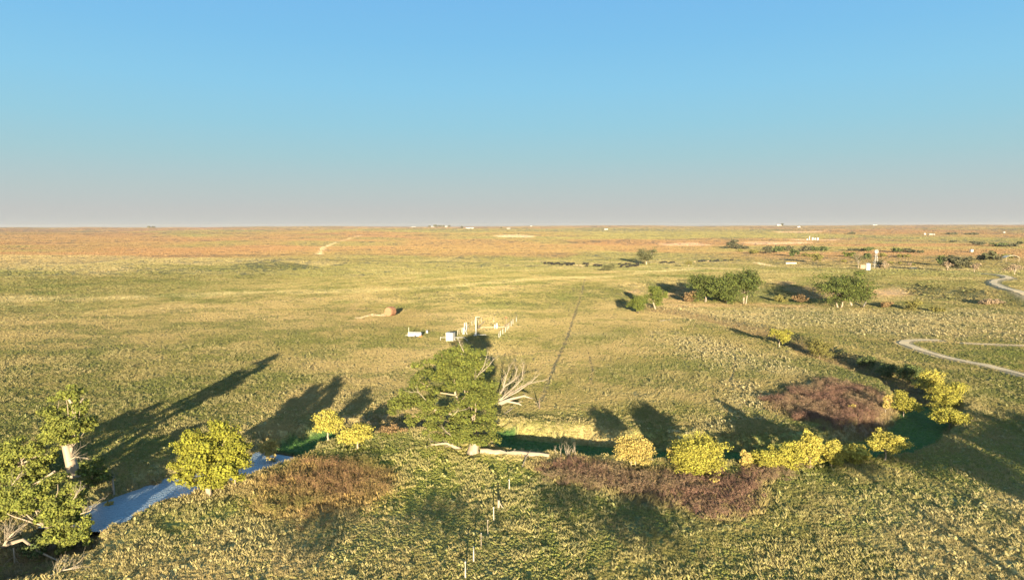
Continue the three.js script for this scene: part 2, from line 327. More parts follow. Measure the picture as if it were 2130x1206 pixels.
// pool of water in the creek
{
  const pts = resample(creekPts.slice(9, Math.round(creekPts.length * .232)), .7);
  const rip = noiseTex(256, (x, y) => { const k = Math.PI * 2 / 256; let v = 0; const wx = 9 * Math.sin(k * (y * 2 + x)) + 6 * Math.sin(k * (x * 3 - y * 4) + 1), wy = 9 * Math.sin(k * (x * 2 - y) + 2); for (let i = 1; i < 12; i++) v += Math.sin(k * ((x + wx) * Math.round(Math.cos(i * 2.4) * (3 + i)) + (y + wy) * Math.round(Math.sin(i * 2.4) * (3 + i))) + i * 2.1) / 2.6; return [128 + v * 26, 128 + v * 26, 128 + v * 26]; });
  const m = new THREE.Mesh(ribbon(pts, 6, () => -1.38), new THREE.MeshStandardMaterial({ color: new THREE.Color(.29, .37, .43), roughness: .2, bumpMap: rip, bumpScale: .16, side: THREE.DoubleSide }));
  m.name = 'creek_water'; tag(m, 'blue rippled pool of creek water below the left trees', 'water', null, 'structure'); scene.add(m);
}
// ───────────────────────── grass, weeds and brush (scattered, uncountable) ─────────────────────────
class Soup {
  constructor() { this.p = []; this.n = []; this.c = []; }
  tri(a, b, c, col = [1, 1, 1], nrm) {
    const n = nrm || b.clone().sub(a).cross(c.clone().sub(a)).normalize();
    for (const v of [a, b, c]) { this.p.push(v.x, v.y, v.z); this.n.push(n.x, n.y, n.z); this.c.push(...col); }
  }
  leaf(p, n, size, col, aspect = .6) {
    const u = V(rr(-1, 1), rr(-1, 1), rr(-1, 1)).cross(n).normalize(), w = n.clone().cross(u);
    const a = p.clone().addScaledVector(u, size), b = p.clone().addScaledVector(w, size * aspect).addScaledVector(n, -size * .15), c = p.clone().addScaledVector(u, -size), d = p.clone().addScaledVector(w, -size * aspect).addScaledVector(n, -size * .15);
    this.tri(a, b, c, col, n); this.tri(a, c, d, col, n);
  }
  build() {
    const g = new THREE.BufferGeometry(); g.setAttribute('position', new THREE.Float32BufferAttribute(this.p, 3)); g.setAttribute('normal', new THREE.Float32BufferAttribute(this.n, 3)); g.setAttribute('color', new THREE.Float32BufferAttribute(this.c, 3)); return g;
  }
}
function grassTuft(blades, spread, h, w) {
  const s = new Soup();
  for (let i = 0; i < blades; i++) {
    const a = R() * 6.283, r = spread * Math.sqrt(R()), b = R() * 6.283, hh = h * rr(.55, 1.15), lean = hh * rr(.1, .65), o = V(Math.cos(a) * r, -.04, Math.sin(a) * r), ww = w * rr(.6, 1.3), k = rr(.86, 1.14);
    const side = V(-Math.sin(b), 0, Math.cos(b)).multiplyScalar(ww / 2), top = o.clone().add(V(Math.cos(b) * lean, hh, Math.sin(b) * lean)), mid = o.clone().add(V(Math.cos(b) * lean * .3, hh * .6, Math.sin(b) * lean * .3));
    const col = [k, k * rr(.94, 1.04), k * rr(.8, 1.1)];
    s.tri(o.clone().sub(side), o.clone().add(side), mid.clone().addScaledVector(side, .9), col); s.tri(o.clone().sub(side), mid.clone().addScaledVector(side, .9), top, col);
  }
  return s.build();
}
function weedTuft(leaves, rad, h, size) {
  const s = new Soup();
  for (let i = 0; i < leaves; i++) { const d = V(rr(-1, 1), rr(.05, 1), rr(-1, 1)).normalize(), k = rr(.7, 1.3); s.leaf(V(d.x * rad, d.y * h, d.z * rad).multiplyScalar(rr(.55, 1)), d.clone().multiplyScalar(.8).add(V(rr(-1, 1), rr(-.3, 1), rr(-1, 1)).multiplyScalar(.6)).normalize(), size * rr(.6, 1.3), [k, k * rr(.95, 1.08), k * rr(.8, 1.1)], .7); }
  return s.build();
}
function brushTuft(stems, rad, h) {
  const s = new Soup();
  for (let i = 0; i < stems; i++) {
    const a = R() * 6.283, b = R() * 6.283, r = rad * R() * .5, hh = h * rr(.5, 1.1), k = rr(.65, 1.4), o = V(Math.cos(a) * r, -.05, Math.sin(a) * r), e = V(Math.cos(a) * r + Math.cos(b) * rad * rr(.2, .9), hh, Math.sin(a) * r + Math.sin(b) * rad * rr(.2, .9)), w = rr(.014, .03);
    const sd = V(rr(-1, 1), 0, rr(-1, 1)).normalize().multiplyScalar(w), col = [k, k * rr(.88, 1.06), k * rr(.8, 1.1)];
    s.tri(o.clone().sub(sd), o.clone().add(sd), e, col);
    for (let j = 0; j < 3; j++) { const t = rr(.45, 1), p = o.clone().lerp(e, t), q = p.clone().add(V(rr(-1, 1), rr(.1, 1), rr(-1, 1)).multiplyScalar(h * .22)); s.tri(p, p.clone().add(V(0, w * 2, 0)), q, col); if (R() < .6) s.leaf(q, V(rr(-1, 1), rr(0, 1), rr(-1, 1)).normalize(), rr(.03, .07), col); }
  }
  return s.build();
}
reseed(4242);
const leafy = new THREE.MeshStandardMaterial({ vertexColors: true, roughness: 1, side: THREE.DoubleSide });
leafy.name = 'foliage';
const kinds = {
  grass: { geo: grassTuft(15, .24, .3, .042), list: [], name: 'prairie_grass', label: 'tufts of tan and olive prairie grass covering the near meadow', cat: 'grass' },
  weed: { geo: weedTuft(16, .26, .32, .1), list: [], name: 'leafy_weeds', label: 'low yellow green leafy weeds growing through the grass', cat: 'weeds' },
  sage: { geo: weedTuft(34, .55, .6, .15), list: [], name: 'sage_bushes', label: 'pale grey green sage clumps dotted over the meadow', cat: 'sage' },
  tall: { geo: grassTuft(14, .24, .52, .03), list: [], name: 'tall_bunchgrass', label: 'tall pale seed head bunchgrass scattered over the foreground', cat: 'grass' },
  far: { geo: grassTuft(26, 1.7, .4, .75), list: [], name: 'distant_grass', label: 'distant rusty and golden grass on the far plains', cat: 'grass' },
  redA: { geo: brushTuft(34, .8, .95), list: [], name: 'brush_thicket', label: 'reddish brown bare brush strip in front of the yellow trees', cat: 'brush' },
  redB: { geo: brushTuft(34, .8, 1.1), list: [], name: 'brush_thicket', label: 'oval reddish brown thicket inside the creek bend', cat: 'brush' },
  redC: { geo: brushTuft(28, .75, .85), list: [], name: 'brush_thicket', label: 'orange brown brush patch near the creek pool', cat: 'brush' },
};
const put = (k, x, z, s, sy, c, kk = 1) => k.list.push([x, H(x, z), z, s, sy, R() * 6.283, c[0] * kk, c[1] * kk, c[2] * kk]);
const wpos = (d, a) => [Math.sin(a) * d, -Math.cos(a) * d];
{
  const A = 41 * Math.PI / 180;
  const foot = at(985, 942), footX = foot.x, footZ = foot.z;
  // by distance: rings of even growth; more ground per clump as the sight line flattens
  for (let d = 50; d < 5400;) {
    const step = d < 420 ? 1 + d * .006 : d * .012, d1 = d + step, area = A * (d1 * d1 - d * d);
    const near = d < 420, rho = d < 90 ? 22 : near ? 22 * Math.pow(90 / d, 1.5) : 0;
    if (near) {
      let n = Math.floor(area * rho + R());
      for (let i = 0; i < n; i++) {
        const dd = Math.sqrt(d * d + R() * (d1 * d1 - d * d)), [x, z] = wpos(dd, rr(-A, A)), c = ground(x, z), zn = zone;
        if (zn.bare > .55 + R() * .4) continue;
        const patch = fbm(x / 11 + 50, z / 8, 3) + .45 * fbm(x / 2.2 + 9, z / 2.2, 2);
        if (zn.moss > .6) { if (R() < .35) put(kinds.grass, x, z, rr(.6, 1.1), rr(.25, .5), G.moss, rr(.8, 1.3)); continue; }
        if (patch < -.52 && dd < 130 && R() < .5) continue;       // short grazed spots
        if (Math.abs(x - footX) < 1.1 && z - footZ > -1 && z - footZ < 2.2) continue;
        const big = Math.max(1, dd / 150), cl = fbm(x / 2.6, z / 2.6, 2), jit = rr(.88, 1.14) * (1.28 - .28 * sm(70, 130, dd)), u = R(), z8 = .74;
        const tone = mixc(c, [c[0] * 1.15, c[1] * 1.1, c[2] * 1.05], u);
        const lush = clamp(.32 + .34 * (1 - sm(90, 150, dd)) + patch * 2.1 + zn.lime * .6 - (c[0] - c[1]) * 3, .03, .96);
        if (zn.brush > .35) { if (R() < .45) put(R() < .4 ? kinds.tall : kinds.grass, x, z, rr(.7, 1.2), rr(.7, 1.5), mixc(tone, G.tan, .35), jit * .9); continue; }
        if (R() < (zn.sage > .2 ? .09 * zn.sage : .006) && cl > -.2) put(kinds.sage, x, z, rr(.35, 1.1) * Math.pow(big, .4), rr(.45, 1.1), mixc(tone, G.sage, zn.sage > .2 ? .6 : .2), jit * .95);
        else if (dd < 190 && R() < .02 + .24 * sm(.12, .42, fbm(x / 4.3 + 70, z / 6.1, 3) + fbm(x / 38, z / 38 + 9, 2) * .5)) put(kinds.tall, x, z, rr(.6, 1.05) * Math.pow(big, .5), rr(.5, 1.0), mixc(tone, G.pale, .45), jit);
        else if (R() < lush) put(kinds.weed, x, z, z8 * rr(.6, 1.3) * Math.pow(big, .75), z8 * rr(.55, 1.2) * Math.pow(big, .15), mixc(tone, zn.lime > .3 || R() < .35 ? G.lime : G.olive, .5), jit * 1.12);
        else { const t = cl > .12 ? 1.35 : 1; put(kinds.grass, x, z, z8 * rr(.7, 1.3) * big, z8 * rr(.6, 1.2) * t, mixc(tone, G.tan, t > 1 ? .45 : .12), jit); }
      }
    }
    if (d > 230) {
      const w = 1 + d / 900, rf = Math.min(.65, 66 / d / w) * sm(230, 420, d) * (d > 2500 ? .8 : 1.2), n = Math.floor(area * rf + R());
      for (let i = 0; i < n; i++) {
        const dd = Math.sqrt(d * d + R() * (d1 * d1 - d * d)), [x, z] = wpos(dd, rr(-A, A)), c = ground(x, z);
        if (zone.bare > .55) continue;
        put(kinds.far, x, z, w * rr(.7, 1.3), rr(.5, 1.1) * (d < 800 ? .6 : 1) * (1 + d / 4000), c, rr(.94, 1.08));
      }
    }
    d = d1;
  }
  // the thickets
  redBrush.forEach((poly, i) => {
    const k = kinds['red' + 'ABC'[i]], b = poly.b;
    const n = (b[1] - b[0]) * (b[3] - b[2]) * 1.9;
    for (let j = 0; j < n; j++) {
      const x = rr(b[0], b[1]), z = rr(b[2], b[3]), w = poly.w(x, z, fbm(x / 5, z / 5, 3) * 1.5);
      if (R() > w * w || creek.dist(x, z) < 5) continue;
      const m = fbm(x / 6 + 7, z / 6, 3);
      const c = i == 2 ? mixc([.24, .15, .066], [.22, .19, .055], clamp(.45 + m * 1.8, 0, 1)) : mixc([.185, .108, .072], [.25, .19, .10], clamp(.38 + m * 1.6, 0, 1));
      put(k, x, z, rr(.6, 1.3), rr(.5, 1.2) * (.6 + .4 * w), c, rr(.75, 1.25));
    }
  });
}
const M4 = new THREE.Matrix4(), Q4 = new THREE.Quaternion(), UPV = V(0, 1, 0);
let total = 0;
for (const k of Object.values(kinds)) {
  const im = new THREE.InstancedMesh(k.geo, leafy, k.list.length); total += k.list.length;
  k.list.forEach((e, i) => { M4.compose(V(e[0], e[1], e[2]), Q4.setFromAxisAngle(UPV, e[5]), V(e[3], e[4], e[3])); im.setMatrixAt(i, M4); im.setColorAt(i, new THREE.Color().setRGB(e[6], e[7], e[8])); });
  im.name = numbered(k.name); im.castShadow = im.receiveShadow = true; tag(im, k.label, k.cat, null, 'stuff'); scene.add(im);
}
console.log('scattered', total, Object.values(kinds).map(k => k.name + ' ' + k.list.length).join(', '));

// ───────────────────────── trees ─────────────────────────
function tube(s, pts, rad, sides, col) {                    // tapered limb along points
  let prev = null; const N = pts.length; let nrm = V(.3, .2, 1);
  for (let i = 0; i < N; i++) {
    const t = pts[Math.min(N - 1, i + 1)].clone().sub(pts[Math.max(0, i - 1)]).normalize(), u = nrm.clone().addScaledVector(t, -nrm.dot(t)).normalize(), w = t.clone().cross(u); nrm = u;
    const ring = []; for (let k = 0; k < sides; k++) { const a = k / sides * 6.283, r = rad[i] * (1 + (sides > 5 ? .16 * noise(k * 3.3 + pts[0].x, i * 1.7 + pts[0].z) : 0)), d = u.clone().multiplyScalar(Math.cos(a)).addScaledVector(w, Math.sin(a)); ring.push([pts[i].clone().addScaledVector(d, r), d]); }
    if (prev) for (let k = 0; k < sides; k++) {
      const A = prev[k], B = prev[(k + 1) % sides], C = ring[k], D = ring[(k + 1) % sides], f = sides > 7 ? .68 + .46 * hash(k * 3 + 1, (i >> 1) + N) + .1 * hash(k, i) : .88 + .24 * hash(k + i * 7, N), cc = [col[0] * f, col[1] * f, col[2] * f];
      for (const tri of [[A, B, C], [B, D, C]]) for (const v of tri) { s.p.push(v[0].x, v[0].y, v[0].z); s.n.push(v[1].x, v[1].y, v[1].z); s.c.push(...cc); }
    }
    prev = ring;
  }
}
function wiggle(a, b, n, amp, r0, r1) {                      // bent run of points between a and b, with radii
  const pts = [], rad = [], l = a.distanceTo(b), o = V(rr(-1, 1), rr(-.5, 1), rr(-1, 1)).multiplyScalar(l * amp);
  for (let i = 0; i <= n; i++) { const t = i / n; pts.push(a.clone().lerp(b, t).addScaledVector(o, Math.sin(t * Math.PI)).add(V(rr(-1, 1), rr(-1, 1), rr(-1, 1)).multiplyScalar(i && i < n ? l * .025 : 0))); rad.push(r0 + (r1 - r0) * Math.pow(t, .8)); }
  return [pts, rad];
}
function deadBranch(s, a, dir, len, r, depth, col, spread = .7) {   // forking bare wood
  const b = a.clone().addScaledVector(dir, len), [p, q] = wiggle(a, b, depth > 1 ? 6 : 3, .12, r, r * .45); tube(s, p, q, depth > 1 ? 6 : 4, col);
  if (depth <= 0) return;
  const n = depth > 1 ? 4 : 3;
  for (let i = 0; i < n; i++) { const t = rr(.35, 1), k = Math.min(p.length - 1, Math.round(t * (p.length - 1))); deadBranch(s, p[k], dir.clone().add(V(rr(-1, 1), rr(-.5, .9), rr(-1, 1)).multiplyScalar(spread)).normalize(), len * rr(.4, .7), q[k] * .6, depth - 1, col, spread); }
}
const wood = new THREE.MeshStandardMaterial({ vertexColors: true, roughness: .95, bumpMap: bumpy, bumpScale: .02, side: THREE.DoubleSide }); wood.name = 'bark';
const woodNoBump = new THREE.MeshStandardMaterial({ vertexColors: true, roughness: .95, side: THREE.DoubleSide });
const BARK = { pale: [.38, .30, .21], grey: [.30, .25, .19], brown: [.19, .14, .095], dark: [.11, .085, .06], dead: [.38, .31, .22] };
const LEAF = {
  leafy: [[.11, .135, .02], [.22, .222, .038]], green: [[.07, .098, .015], [.155, .168, .028]], deep: [[.06, .085, .022], [.11, .13, .036]], yellow: [[.24, .225, .03], [.36, .315, .05]], lime: [[.17, .18, .016], [.27, .25, .028]],
  gold: [[.33, .29, .045], [.45, .38, .075]], straw: [[.36, .27, .06], [.46, .35, .11]], sagey: [[.085, .09, .035], [.14, .135, .055]], olive: [[.13, .12, .03], [.20, .175, .045]], cotton: [[.07, .092, .014], [.155, .16, .026]], mid: [[.048, .07, .012], [.115, .132, .024]], dusk: [[.06, .065, .03], [.105, .095, .045]], dry: [[.24, .17, .10], [.33, .24, .15]], brown: [[.17, .11, .05], [.26, .17, .075]],
};
function crownLobes(w, hgt, cb, dep, n, round) {
  const L = [], c = V(0, hgt * (1 + cb) / 2, 0), r = V(w / 2, hgt * (1 - cb) / 2, dep / 2);
  for (let i = 0; i < n; i++) {
    const d = V(rr(-1, 1), rr(-1, 1), rr(-1, 1)); if (d.length() > 1) { i--; continue; }
    d.normalize().multiplyScalar(rr(.25, .8));
    const k = rr(.26, .44) * (round || 1), f = 1 - .25 * Math.max(0, d.y);
    L.push({ c: V(d.x * r.x * f, d.y * r.y, d.z * r.z * f).add(c), r: V(r.x * k, r.y * k * .95, r.z * k).addScalar(.05 * w) });
  }
  return L;
}
function leaves(main, count, size, pal, low = 0) {
  const lobes = [];                                        // each bough carries smaller sprays, so that pits and gaps show between them
  for (const l of main) { const m = 7; for (let i = 0; i < m; i++) { const d = V(rr(-1, 1), rr(-.9, 1), rr(-1, 1)).normalize(), q = rr(.34, .56), e = rr(.5, .88); lobes.push({ c: V(l.c.x + d.x * l.r.x * e, Math.max(l.r.y * .3, l.c.y + d.y * l.r.y * e), l.c.z + d.z * l.r.z * e), r: l.r.clone().multiplyScalar(q).multiply(V(1.15, .8, 1.15)) }); } }
  const s = new Soup(), sum = lobes.reduce((a, l) => a + l.r.x * l.r.y + l.r.y * l.r.z, 0);
  for (const l of lobes) {
    const n = Math.round(count * (l.r.x * l.r.y + l.r.y * l.r.z) / sum), tint = rr(.82, 1.16), ph = R() * 9;
    for (let i = 0; i < n; i++) {
      const d = V(rr(-1, 1), rr(-1, 1), rr(-1, 1)).normalize(), rad = Math.pow(R(), .4) * (1 + .38 * fbm(d.x * 2 + ph, d.y * 2 + d.z * 1.7, 2)) * (R() < .1 ? 1.18 : 1);
      const p = V(d.x * l.r.x, d.y * l.r.y, d.z * l.r.z).multiplyScalar(rad).add(l.c), n3 = d.clone().multiplyScalar(.75).add(V(rr(-1, 1), rr(-.5, 1), rr(-1, 1)).multiplyScalar(.75)).normalize();
      if (p.y < .05) p.y = rr(.05, .3);
      if (p.y < low) continue;
      const k = tint * rr(.78, 1.22), q = R(), c = mixc(pal[0], pal[1], q);
      s.leaf(p, n3, size * rr(.55, 1.2), [c[0] * k, c[1] * k, c[2] * k], .62);
    }
  }
  return s.build();
}
// o: name, label, cat, group, px/py base, top row, width in pixels, palette, bark, leaf count, leaf size, crown base, lobes
const leafPx = p => Math.max(.1, perPx(p) * 1.7);
function tree(o) {
  reseed(o.seed || Math.round(o.px * 7 + o.py * 131));
  const p = o.pos || at(o.px, o.py), hgt = o.h || heightAt(p, o.px, o.top), w = o.wm || o.w * perPx(p), g = thing(o.name || 'tree', p);
  const dep = o.dep ? w * o.dep : w * .9, cb = o.cb ?? .25, L = o.lobes ? o.lobes(p, hgt) : crownLobes(w, hgt, cb, dep, o.n || 18, o.round);
  const s = new Soup(), col = BARK[o.bark || 'brown'], r0 = o.r || Math.max(.06, hgt * .028), fork = V((o.lean || 0) * hgt * .4, hgt * Math.max(.22, cb + .08), 0);
  const base = V(0, -.25, 0), stems = o.stems || 1;
  for (let k = 0; k < stems; k++) {
    const off = stems > 1 ? V((k - (stems - 1) / 2) * r0 * 3, 0, rr(-1, 1) * r0) : V(0, 0, 0), f = fork.clone().add(off.clone().multiplyScalar(2.2));
    const [tp, tr] = wiggle(base.clone().add(off), f, 6, .05, r0 / Math.sqrt(stems) * 1.25, r0 / Math.sqrt(stems) * .75); tr[0] *= 1.35; tube(s, tp, tr, r0 > .3 ? 14 : 8, col);
    L.forEach((l, i) => { if (i % stems !== k || i > 26 || o.limbs && i % o.limbs) return; const [a, b] = wiggle(f, l.c, 6, .1, r0 * rr(.16, .36), r0 * .06); tube(s, a, b, 5, col); });
  }
  part(o.shrub ? 'stems' : 'trunk', s.build(), wood, g);
  const size = o.leaf || leafPx(p), low = o.low || 0;
  part(o.shrub ? 'foliage' : 'crown', leaves(L, o.count || clamp(Math.round(w * hgt * 34 / (size * size * 14)), 120, 9000), size, LEAF[o.pal || 'green'], low), leafy, g);
  if (o.extra) o.extra(g, p, hgt);
  tag(g, o.label, o.cat || (o.shrub ? 'shrub' : 'tree'), o.group);
  return g;
}
// a point of the photograph in the upright plane through p that faces the viewpoint, as an offset from p
const up = (p, x, y, dz = 0) => { const d = ray(x, y), t = p.z / d.z; return V(d.x * t - p.x, camera.position.y + d.y * t - p.y, dz); };
const fromPx = rows => p => rows.map(([x, y, r, z = 0]) => { const q = r * perPx(p); return { c: up(p, x, y, z), r: V(q, q * .85, q) }; });
const limb = (s, p, rows, r0, r1, col, sides = 6) => { const pts = rows.map(([x, y, z = 0]) => up(p, x, y, z)); tube(s, pts, pts.map((_, i) => r0 + (r1 - r0) * i / (pts.length - 1)), sides, col); return pts; };
const twigs = (s, pts, n, len, r, col, from = .3, spread = .8) => { for (let i = 0; i < n; i++) { const k = Math.min(pts.length - 1, Math.max(1, Math.round(rr(from, 1) * (pts.length - 1)))), d = pts[k].clone().sub(pts[k - 1]).normalize().add(V(rr(-1, 1), rr(-.3, 1), rr(-1, 1)).multiplyScalar(spread)).normalize(); deadBranch(s, pts[k - 1].clone().lerp(pts[k], R()), d, len * rr(.6, 1.2), r, 1, col, .8); } };

// the big cottonwood in the middle
tree({ px: 985, py: 942, top: 712, w: 240, name: 'cottonwood_tree', label: 'largest tree, ragged green cottonwood with a pale trunk at the middle of the creek', pal: 'cotton', bark: 'pale', r: .62, cb: .2, leaf: .165, count: 40000, limbs: 4, low: 2.0,
  lobes: fromPx([[960, 735, 26], [905, 770, 30, -1], [940, 770, 34, .5], [980, 760, 34, 1], [1000, 745, 24], [870, 800, 26], [880, 765, 22, 1], [985, 790, 36, 1.5], [1005, 810, 30], [930, 800, 30, -1], [900, 815, 24, 1], [845, 828, 26], [822, 835, 16], [830, 852, 22, .5], [868, 840, 28, 1], [895, 852, 24, 1.5], [990, 830, 34, 1], [1010, 850, 28], [965, 855, 24, 2], [1005, 876, 28, 1], [960, 884, 30, 2], [925, 896, 24, 1], [985, 889, 28, 2.5], [1024, 905, 19, 1], [950, 905, 14, 2], [1010, 904, 14, 2], [1032, 888, 18], [1038, 914, 14, .6], [1000, 912, 15, 2.4], [958, 912, 14, 2.6], [888, 892, 17], [906, 908, 13, 1], [1016, 828, 22], [1012, 792, 20, .5], [858, 870, 17], [970, 810, 30, 2], [940, 845, 24, 2.2], [960, 775, 24, 1.6], [905, 880, 20], [935, 735, 18, -1], [915, 745, 20], [1000, 775, 26, -1.5], [950, 880, 25, -2], [985, 860, 28, -2]]),
  extra: (g, p) => {
    const s = new Soup(), c = BARK.dead;
    limb(s, p, [[985, 900, .8], [962, 850, .8], [948, 815, .9], [945, 780, .2], [925, 742, -.6]], .26, .06, [.36, .28, .19]); limb(s, p, [[948, 818, 1], [912, 812, 1], [870, 790, .4]], .12, .04, [.33, .25, .16]); limb(s, p, [[952, 830, 2.4], [968, 818, 2.6], [975, 805, 2.2]], .12, .05, [.33, .25, .16]);
    const d = [.40, .33, .24];
    twigs(s, limb(s, p, [[985, 790, 2], [1008, 755, 2], [1016, 725, 1.6]], .05, .015, d), 9, 1.2, .02, d);
    twigs(s, limb(s, p, [[1000, 770, 2], [1020, 752, 2], [1028, 740, 2]], .04, .015, d), 6, 1, .02, d);
    twigs(s, limb(s, p, [[890, 822, 2.4], [875, 805, 2.6], [862, 806, 2.4]], .035, .012, d), 8, .9, .018, d);
    twigs(s, limb(s, p, [[945, 852, 3], [955, 842, 3.2], [972, 838, 3]], .035, .012, d), 9, .8, .018, d);
    twigs(s, limb(s, p, [[965, 730, .6], [958, 715, .6], [954, 706, .5]], .04, .015, d), 6, .8, .018, d);
    twigs(s, limb(s, p, [[945, 893, 3.2], [935, 882, 3.5], [928, 876, 3.4]], .035, .012, d), 7, .8, .018, d);
    part('dead_limb', s.build(), woodNoBump, g);
  } });
// bare fan of dead limbs beyond its right side
{
  reseed(91); const p = at(1040, 842), g = thing('dead_tree', p), s = new Soup(), c = BARK.dead, t = new Soup();
  const L = [[[1028, 838], [1045, 815], [1052, 790], [1062, 766]], [[1032, 838], [1065, 812], [1085, 795], [1090, 768]], [[1034, 836], [1075, 818], [1105, 800], [1125, 782]], [[1032, 834], [1050, 806], [1070, 795], [1078, 770]], [[1035, 838], [1060, 822], [1095, 803], [1140, 796]]];
  const M = [[[1030, 842], [1060, 830], [1090, 822], [1106, 826]], [[1030, 846], [1055, 834], [1080, 838], [1094, 848]]];
  for (const l of L) { const q = limb(s, p, l.map((a, i) => [...a, -i * .8]), .13, .025, c); twigs(s, q, 20, 1.5, .035, c, .15, .7); }
  for (const l of M) { const q = limb(t, p, l.map((a, i) => [...a, i * .3]), .28, .1, c, 8); twigs(s, q, 5, 1.2, .05, c, .3, .6); }
  part('trunk', t.build(), wood, g); part('branch', s.build(), woodNoBump, g);
  tag(g, 'bleached dead tree fanning bare limbs right of the largest tree', 'dead tree');
}
// fallen wood
function deadwood(name, label, cat, rows, r0, r1, twn, twl, sd, col = 'dead', turnUp) {
  reseed(sd); const p = at(rows[0][0], rows[0][1]), g = thing(name, p), s = new Soup();
  const pts = rows.map(([x, y, lift = 0]) => { const q = at(x, y); return q.sub(p).add(V(0, r0 * .6 + lift, 0)); }), fine = [];
  for (let i = 0; i < pts.length - 1; i++) for (let k = 0; k < 3; k++) fine.push(pts[i].clone().lerp(pts[i + 1], k / 3).add(V(0, rr(-.3, .3) * r0, 0))); fine.push(pts[pts.length - 1]);
  tube(s, fine, fine.map((_, i) => (r0 + (r1 - r0) * i / (fine.length - 1)) * rr(.82, 1.12)), 10, BARK[col]);
  part('log', s.build(), wood, g);
  for (let i = 0; i < twn; i++) { const t = new Soup(); twigs(t, fine, 1, twl, Math.max(.025, r1 * .4), BARK[col], .2, .9); part('branch', t.build(), woodNoBump, g); }
  tag(g, label, cat); return g;
}
deadwood('fallen_log', 'long pale fallen log lying right of the largest tree trunk', 'log', [[1000, 943], [1040, 945], [1085, 947], [1142, 952]], .42, .24, 9, 1.0, 5);
deadwood('fallen_log', 'forked pale deadwood lying left of the largest tree trunk', 'log', [[958, 936], [930, 930, .4], [897, 934, .5]], .26, .1, 16, 1.7, 6);
deadwood('fallen_branch', 'thin pale stick lying beside the end of the long fallen log', 'branch', [[1086, 972], [1092, 962, .3], [1100, 950, .5]], .09, .04, 3, .6, 7);
deadwood('fallen_branch', 'bare dead branch lying in grass at the bottom left edge', 'branch', [[100, 1200], [130, 1192, .2], [165, 1188, .3]], .11, .04, 12, 1.3, 8);
deadwood('fallen_branch', 'arched bare branch dipping to the left end of the pool', 'branch', [[236, 1034], [234, 1010, .9], [216, 1008, 1.3]], .16, .06, 8, 1.3, 9, 'grey');
deadwood('fallen_branch', 'pale stick lying on the tan slope below the dead fan tree', 'branch', [[1048, 862], [1062, 856, .2], [1068, 851, .3]], .08, .04, 4, .7, 10);
deadwood('fallen_branch', 'bleached branch pile lying right of the double trunk tree on the terrace bank', 'branch', [[1796, 640], [1802, 634, 1.2], [1806, 630, 1.8]], .3, .08, 10, 2.2, 11);
deadwood('fallen_branch', 'pale log lying in the meadow below the slanting mid trees', 'log', [[1372, 668], [1385, 667], [1396, 666.5]], .16, .08, 4, .8, 12, 'grey');
{ reseed(33); const p = at(1180, 950), g = thing('dead_shrub', p); for (let i = 0; i < 9; i++) { const s = new Soup(); deadBranch(s, V(rr(-1.6, 1.6), -.1, rr(-.5, .5)), V(rr(-.6, .6), 1, rr(-.5, .5)).normalize(), rr(.6, 1.4), .05, 2, BARK.dead, .8); part('branch', s.build(), woodNoBump, g); } tag(g, 'leafless bleached shrub past the tip of the long fallen log', 'dead shrub'); }
{ reseed(34); const p = at(1122, 852), g = thing('broken_snag', p), s = new Soup(); tube(s, [V(0, -.2, 0), V(.02, .9, 0), V(0, 1.9, .1)], [.13, .1, .05], 6, BARK.brown); part('trunk', s.build(), wood, g); for (let i = 0; i < 4; i++) { const t = new Soup(); deadBranch(t, V(0, rr(.2, .9), 0), V(rr(-1, .2), rr(.1, .6), rr(-1, 1)).normalize(), 1, .035, 1, BARK.dead); part('branch', t.build(), woodNoBump, g); } tag(g, 'short dark standing snag right of the dead fan tree', 'snag'); }

// left side: broken old trunk, leaning crown, yellow round tree
tree({ px: 152, py: 992, top: 800, w: 100, name: 'cottonwood_tree', label: 'tall broken cottonwood with a thick pale trunk at the left edge', bark: 'pale', pal: 'leafy', r: .25, leaf: .16, count: 15000, seed: 52,
  lobes: fromPx([[135, 812, 14], [150, 822, 16, -.6], [122, 828, 14], [165, 840, 14], [120, 862, 22, .5], [145, 880, 26, .8], [165, 872, 22, -.6], [128, 900, 24, .6], [112, 885, 16], [150, 908, 20, .8], [175, 890, 14, -1], [100, 905, 14]]),
  extra: (g, p) => { const s = new Soup(); limb(s, p, [[156, 998], [147, 965], [138, 932], [134, 918], [131, 905]], .74, .3, BARK.pale, 16); limb(s, p, [[137, 930], [150, 880], [155, 850], [146, 836], [130, 815]], .4, .12, BARK.pale); const t = new Soup(); twigs(t, limb(t, p, [[148, 955, .6], [165, 945, .8], [190, 948, .8]], .1, .03, BARK.dead), 13, 1.5, .03, BARK.dead, .1, .9); twigs(t, limb(t, p, [[150, 850], [165, 838], [172, 828]], .1, .03, BARK.dead), 5, .9, .03, BARK.dead); part('trunk', s.build(), wood, g); part('dead_limb', t.build(), woodNoBump, g); } });
tree({ px: 48, py: 996, top: 905, w: 150, name: 'cottonwood_tree', label: 'leafy green cottonwood at the left edge beside the broken trunk', bark: 'pale', pal: 'leafy', r: .4, leaf: .165, count: 16000, seed: 54,
  lobes: fromPx([[40, 932, 24], [75, 926, 22, 1], [10, 948, 28], [98, 944, 16], [55, 960, 28, .8], [88, 970, 20], [15, 982, 28], [30, 1000, 22, 1], [-25, 970, 34], [70, 990, 20, 1.4], [0, 1012, 24, .5], [50, 1016, 18, 1]]),
  extra: (g, p) => { const s = new Soup(), c = BARK.dead; limb(s, p, [[82, 1003, 2], [108, 987, 1.7], [128, 972, 1.2]], .2, .13, BARK.pale, 8); twigs(s, limb(s, p, [[50, 1000, 2.5], [62, 985, 2.6], [70, 970, 2.4]], .08, .03, c), 9, 1.3, .025, c); part('dead_limb', s.build(), woodNoBump, g); } });
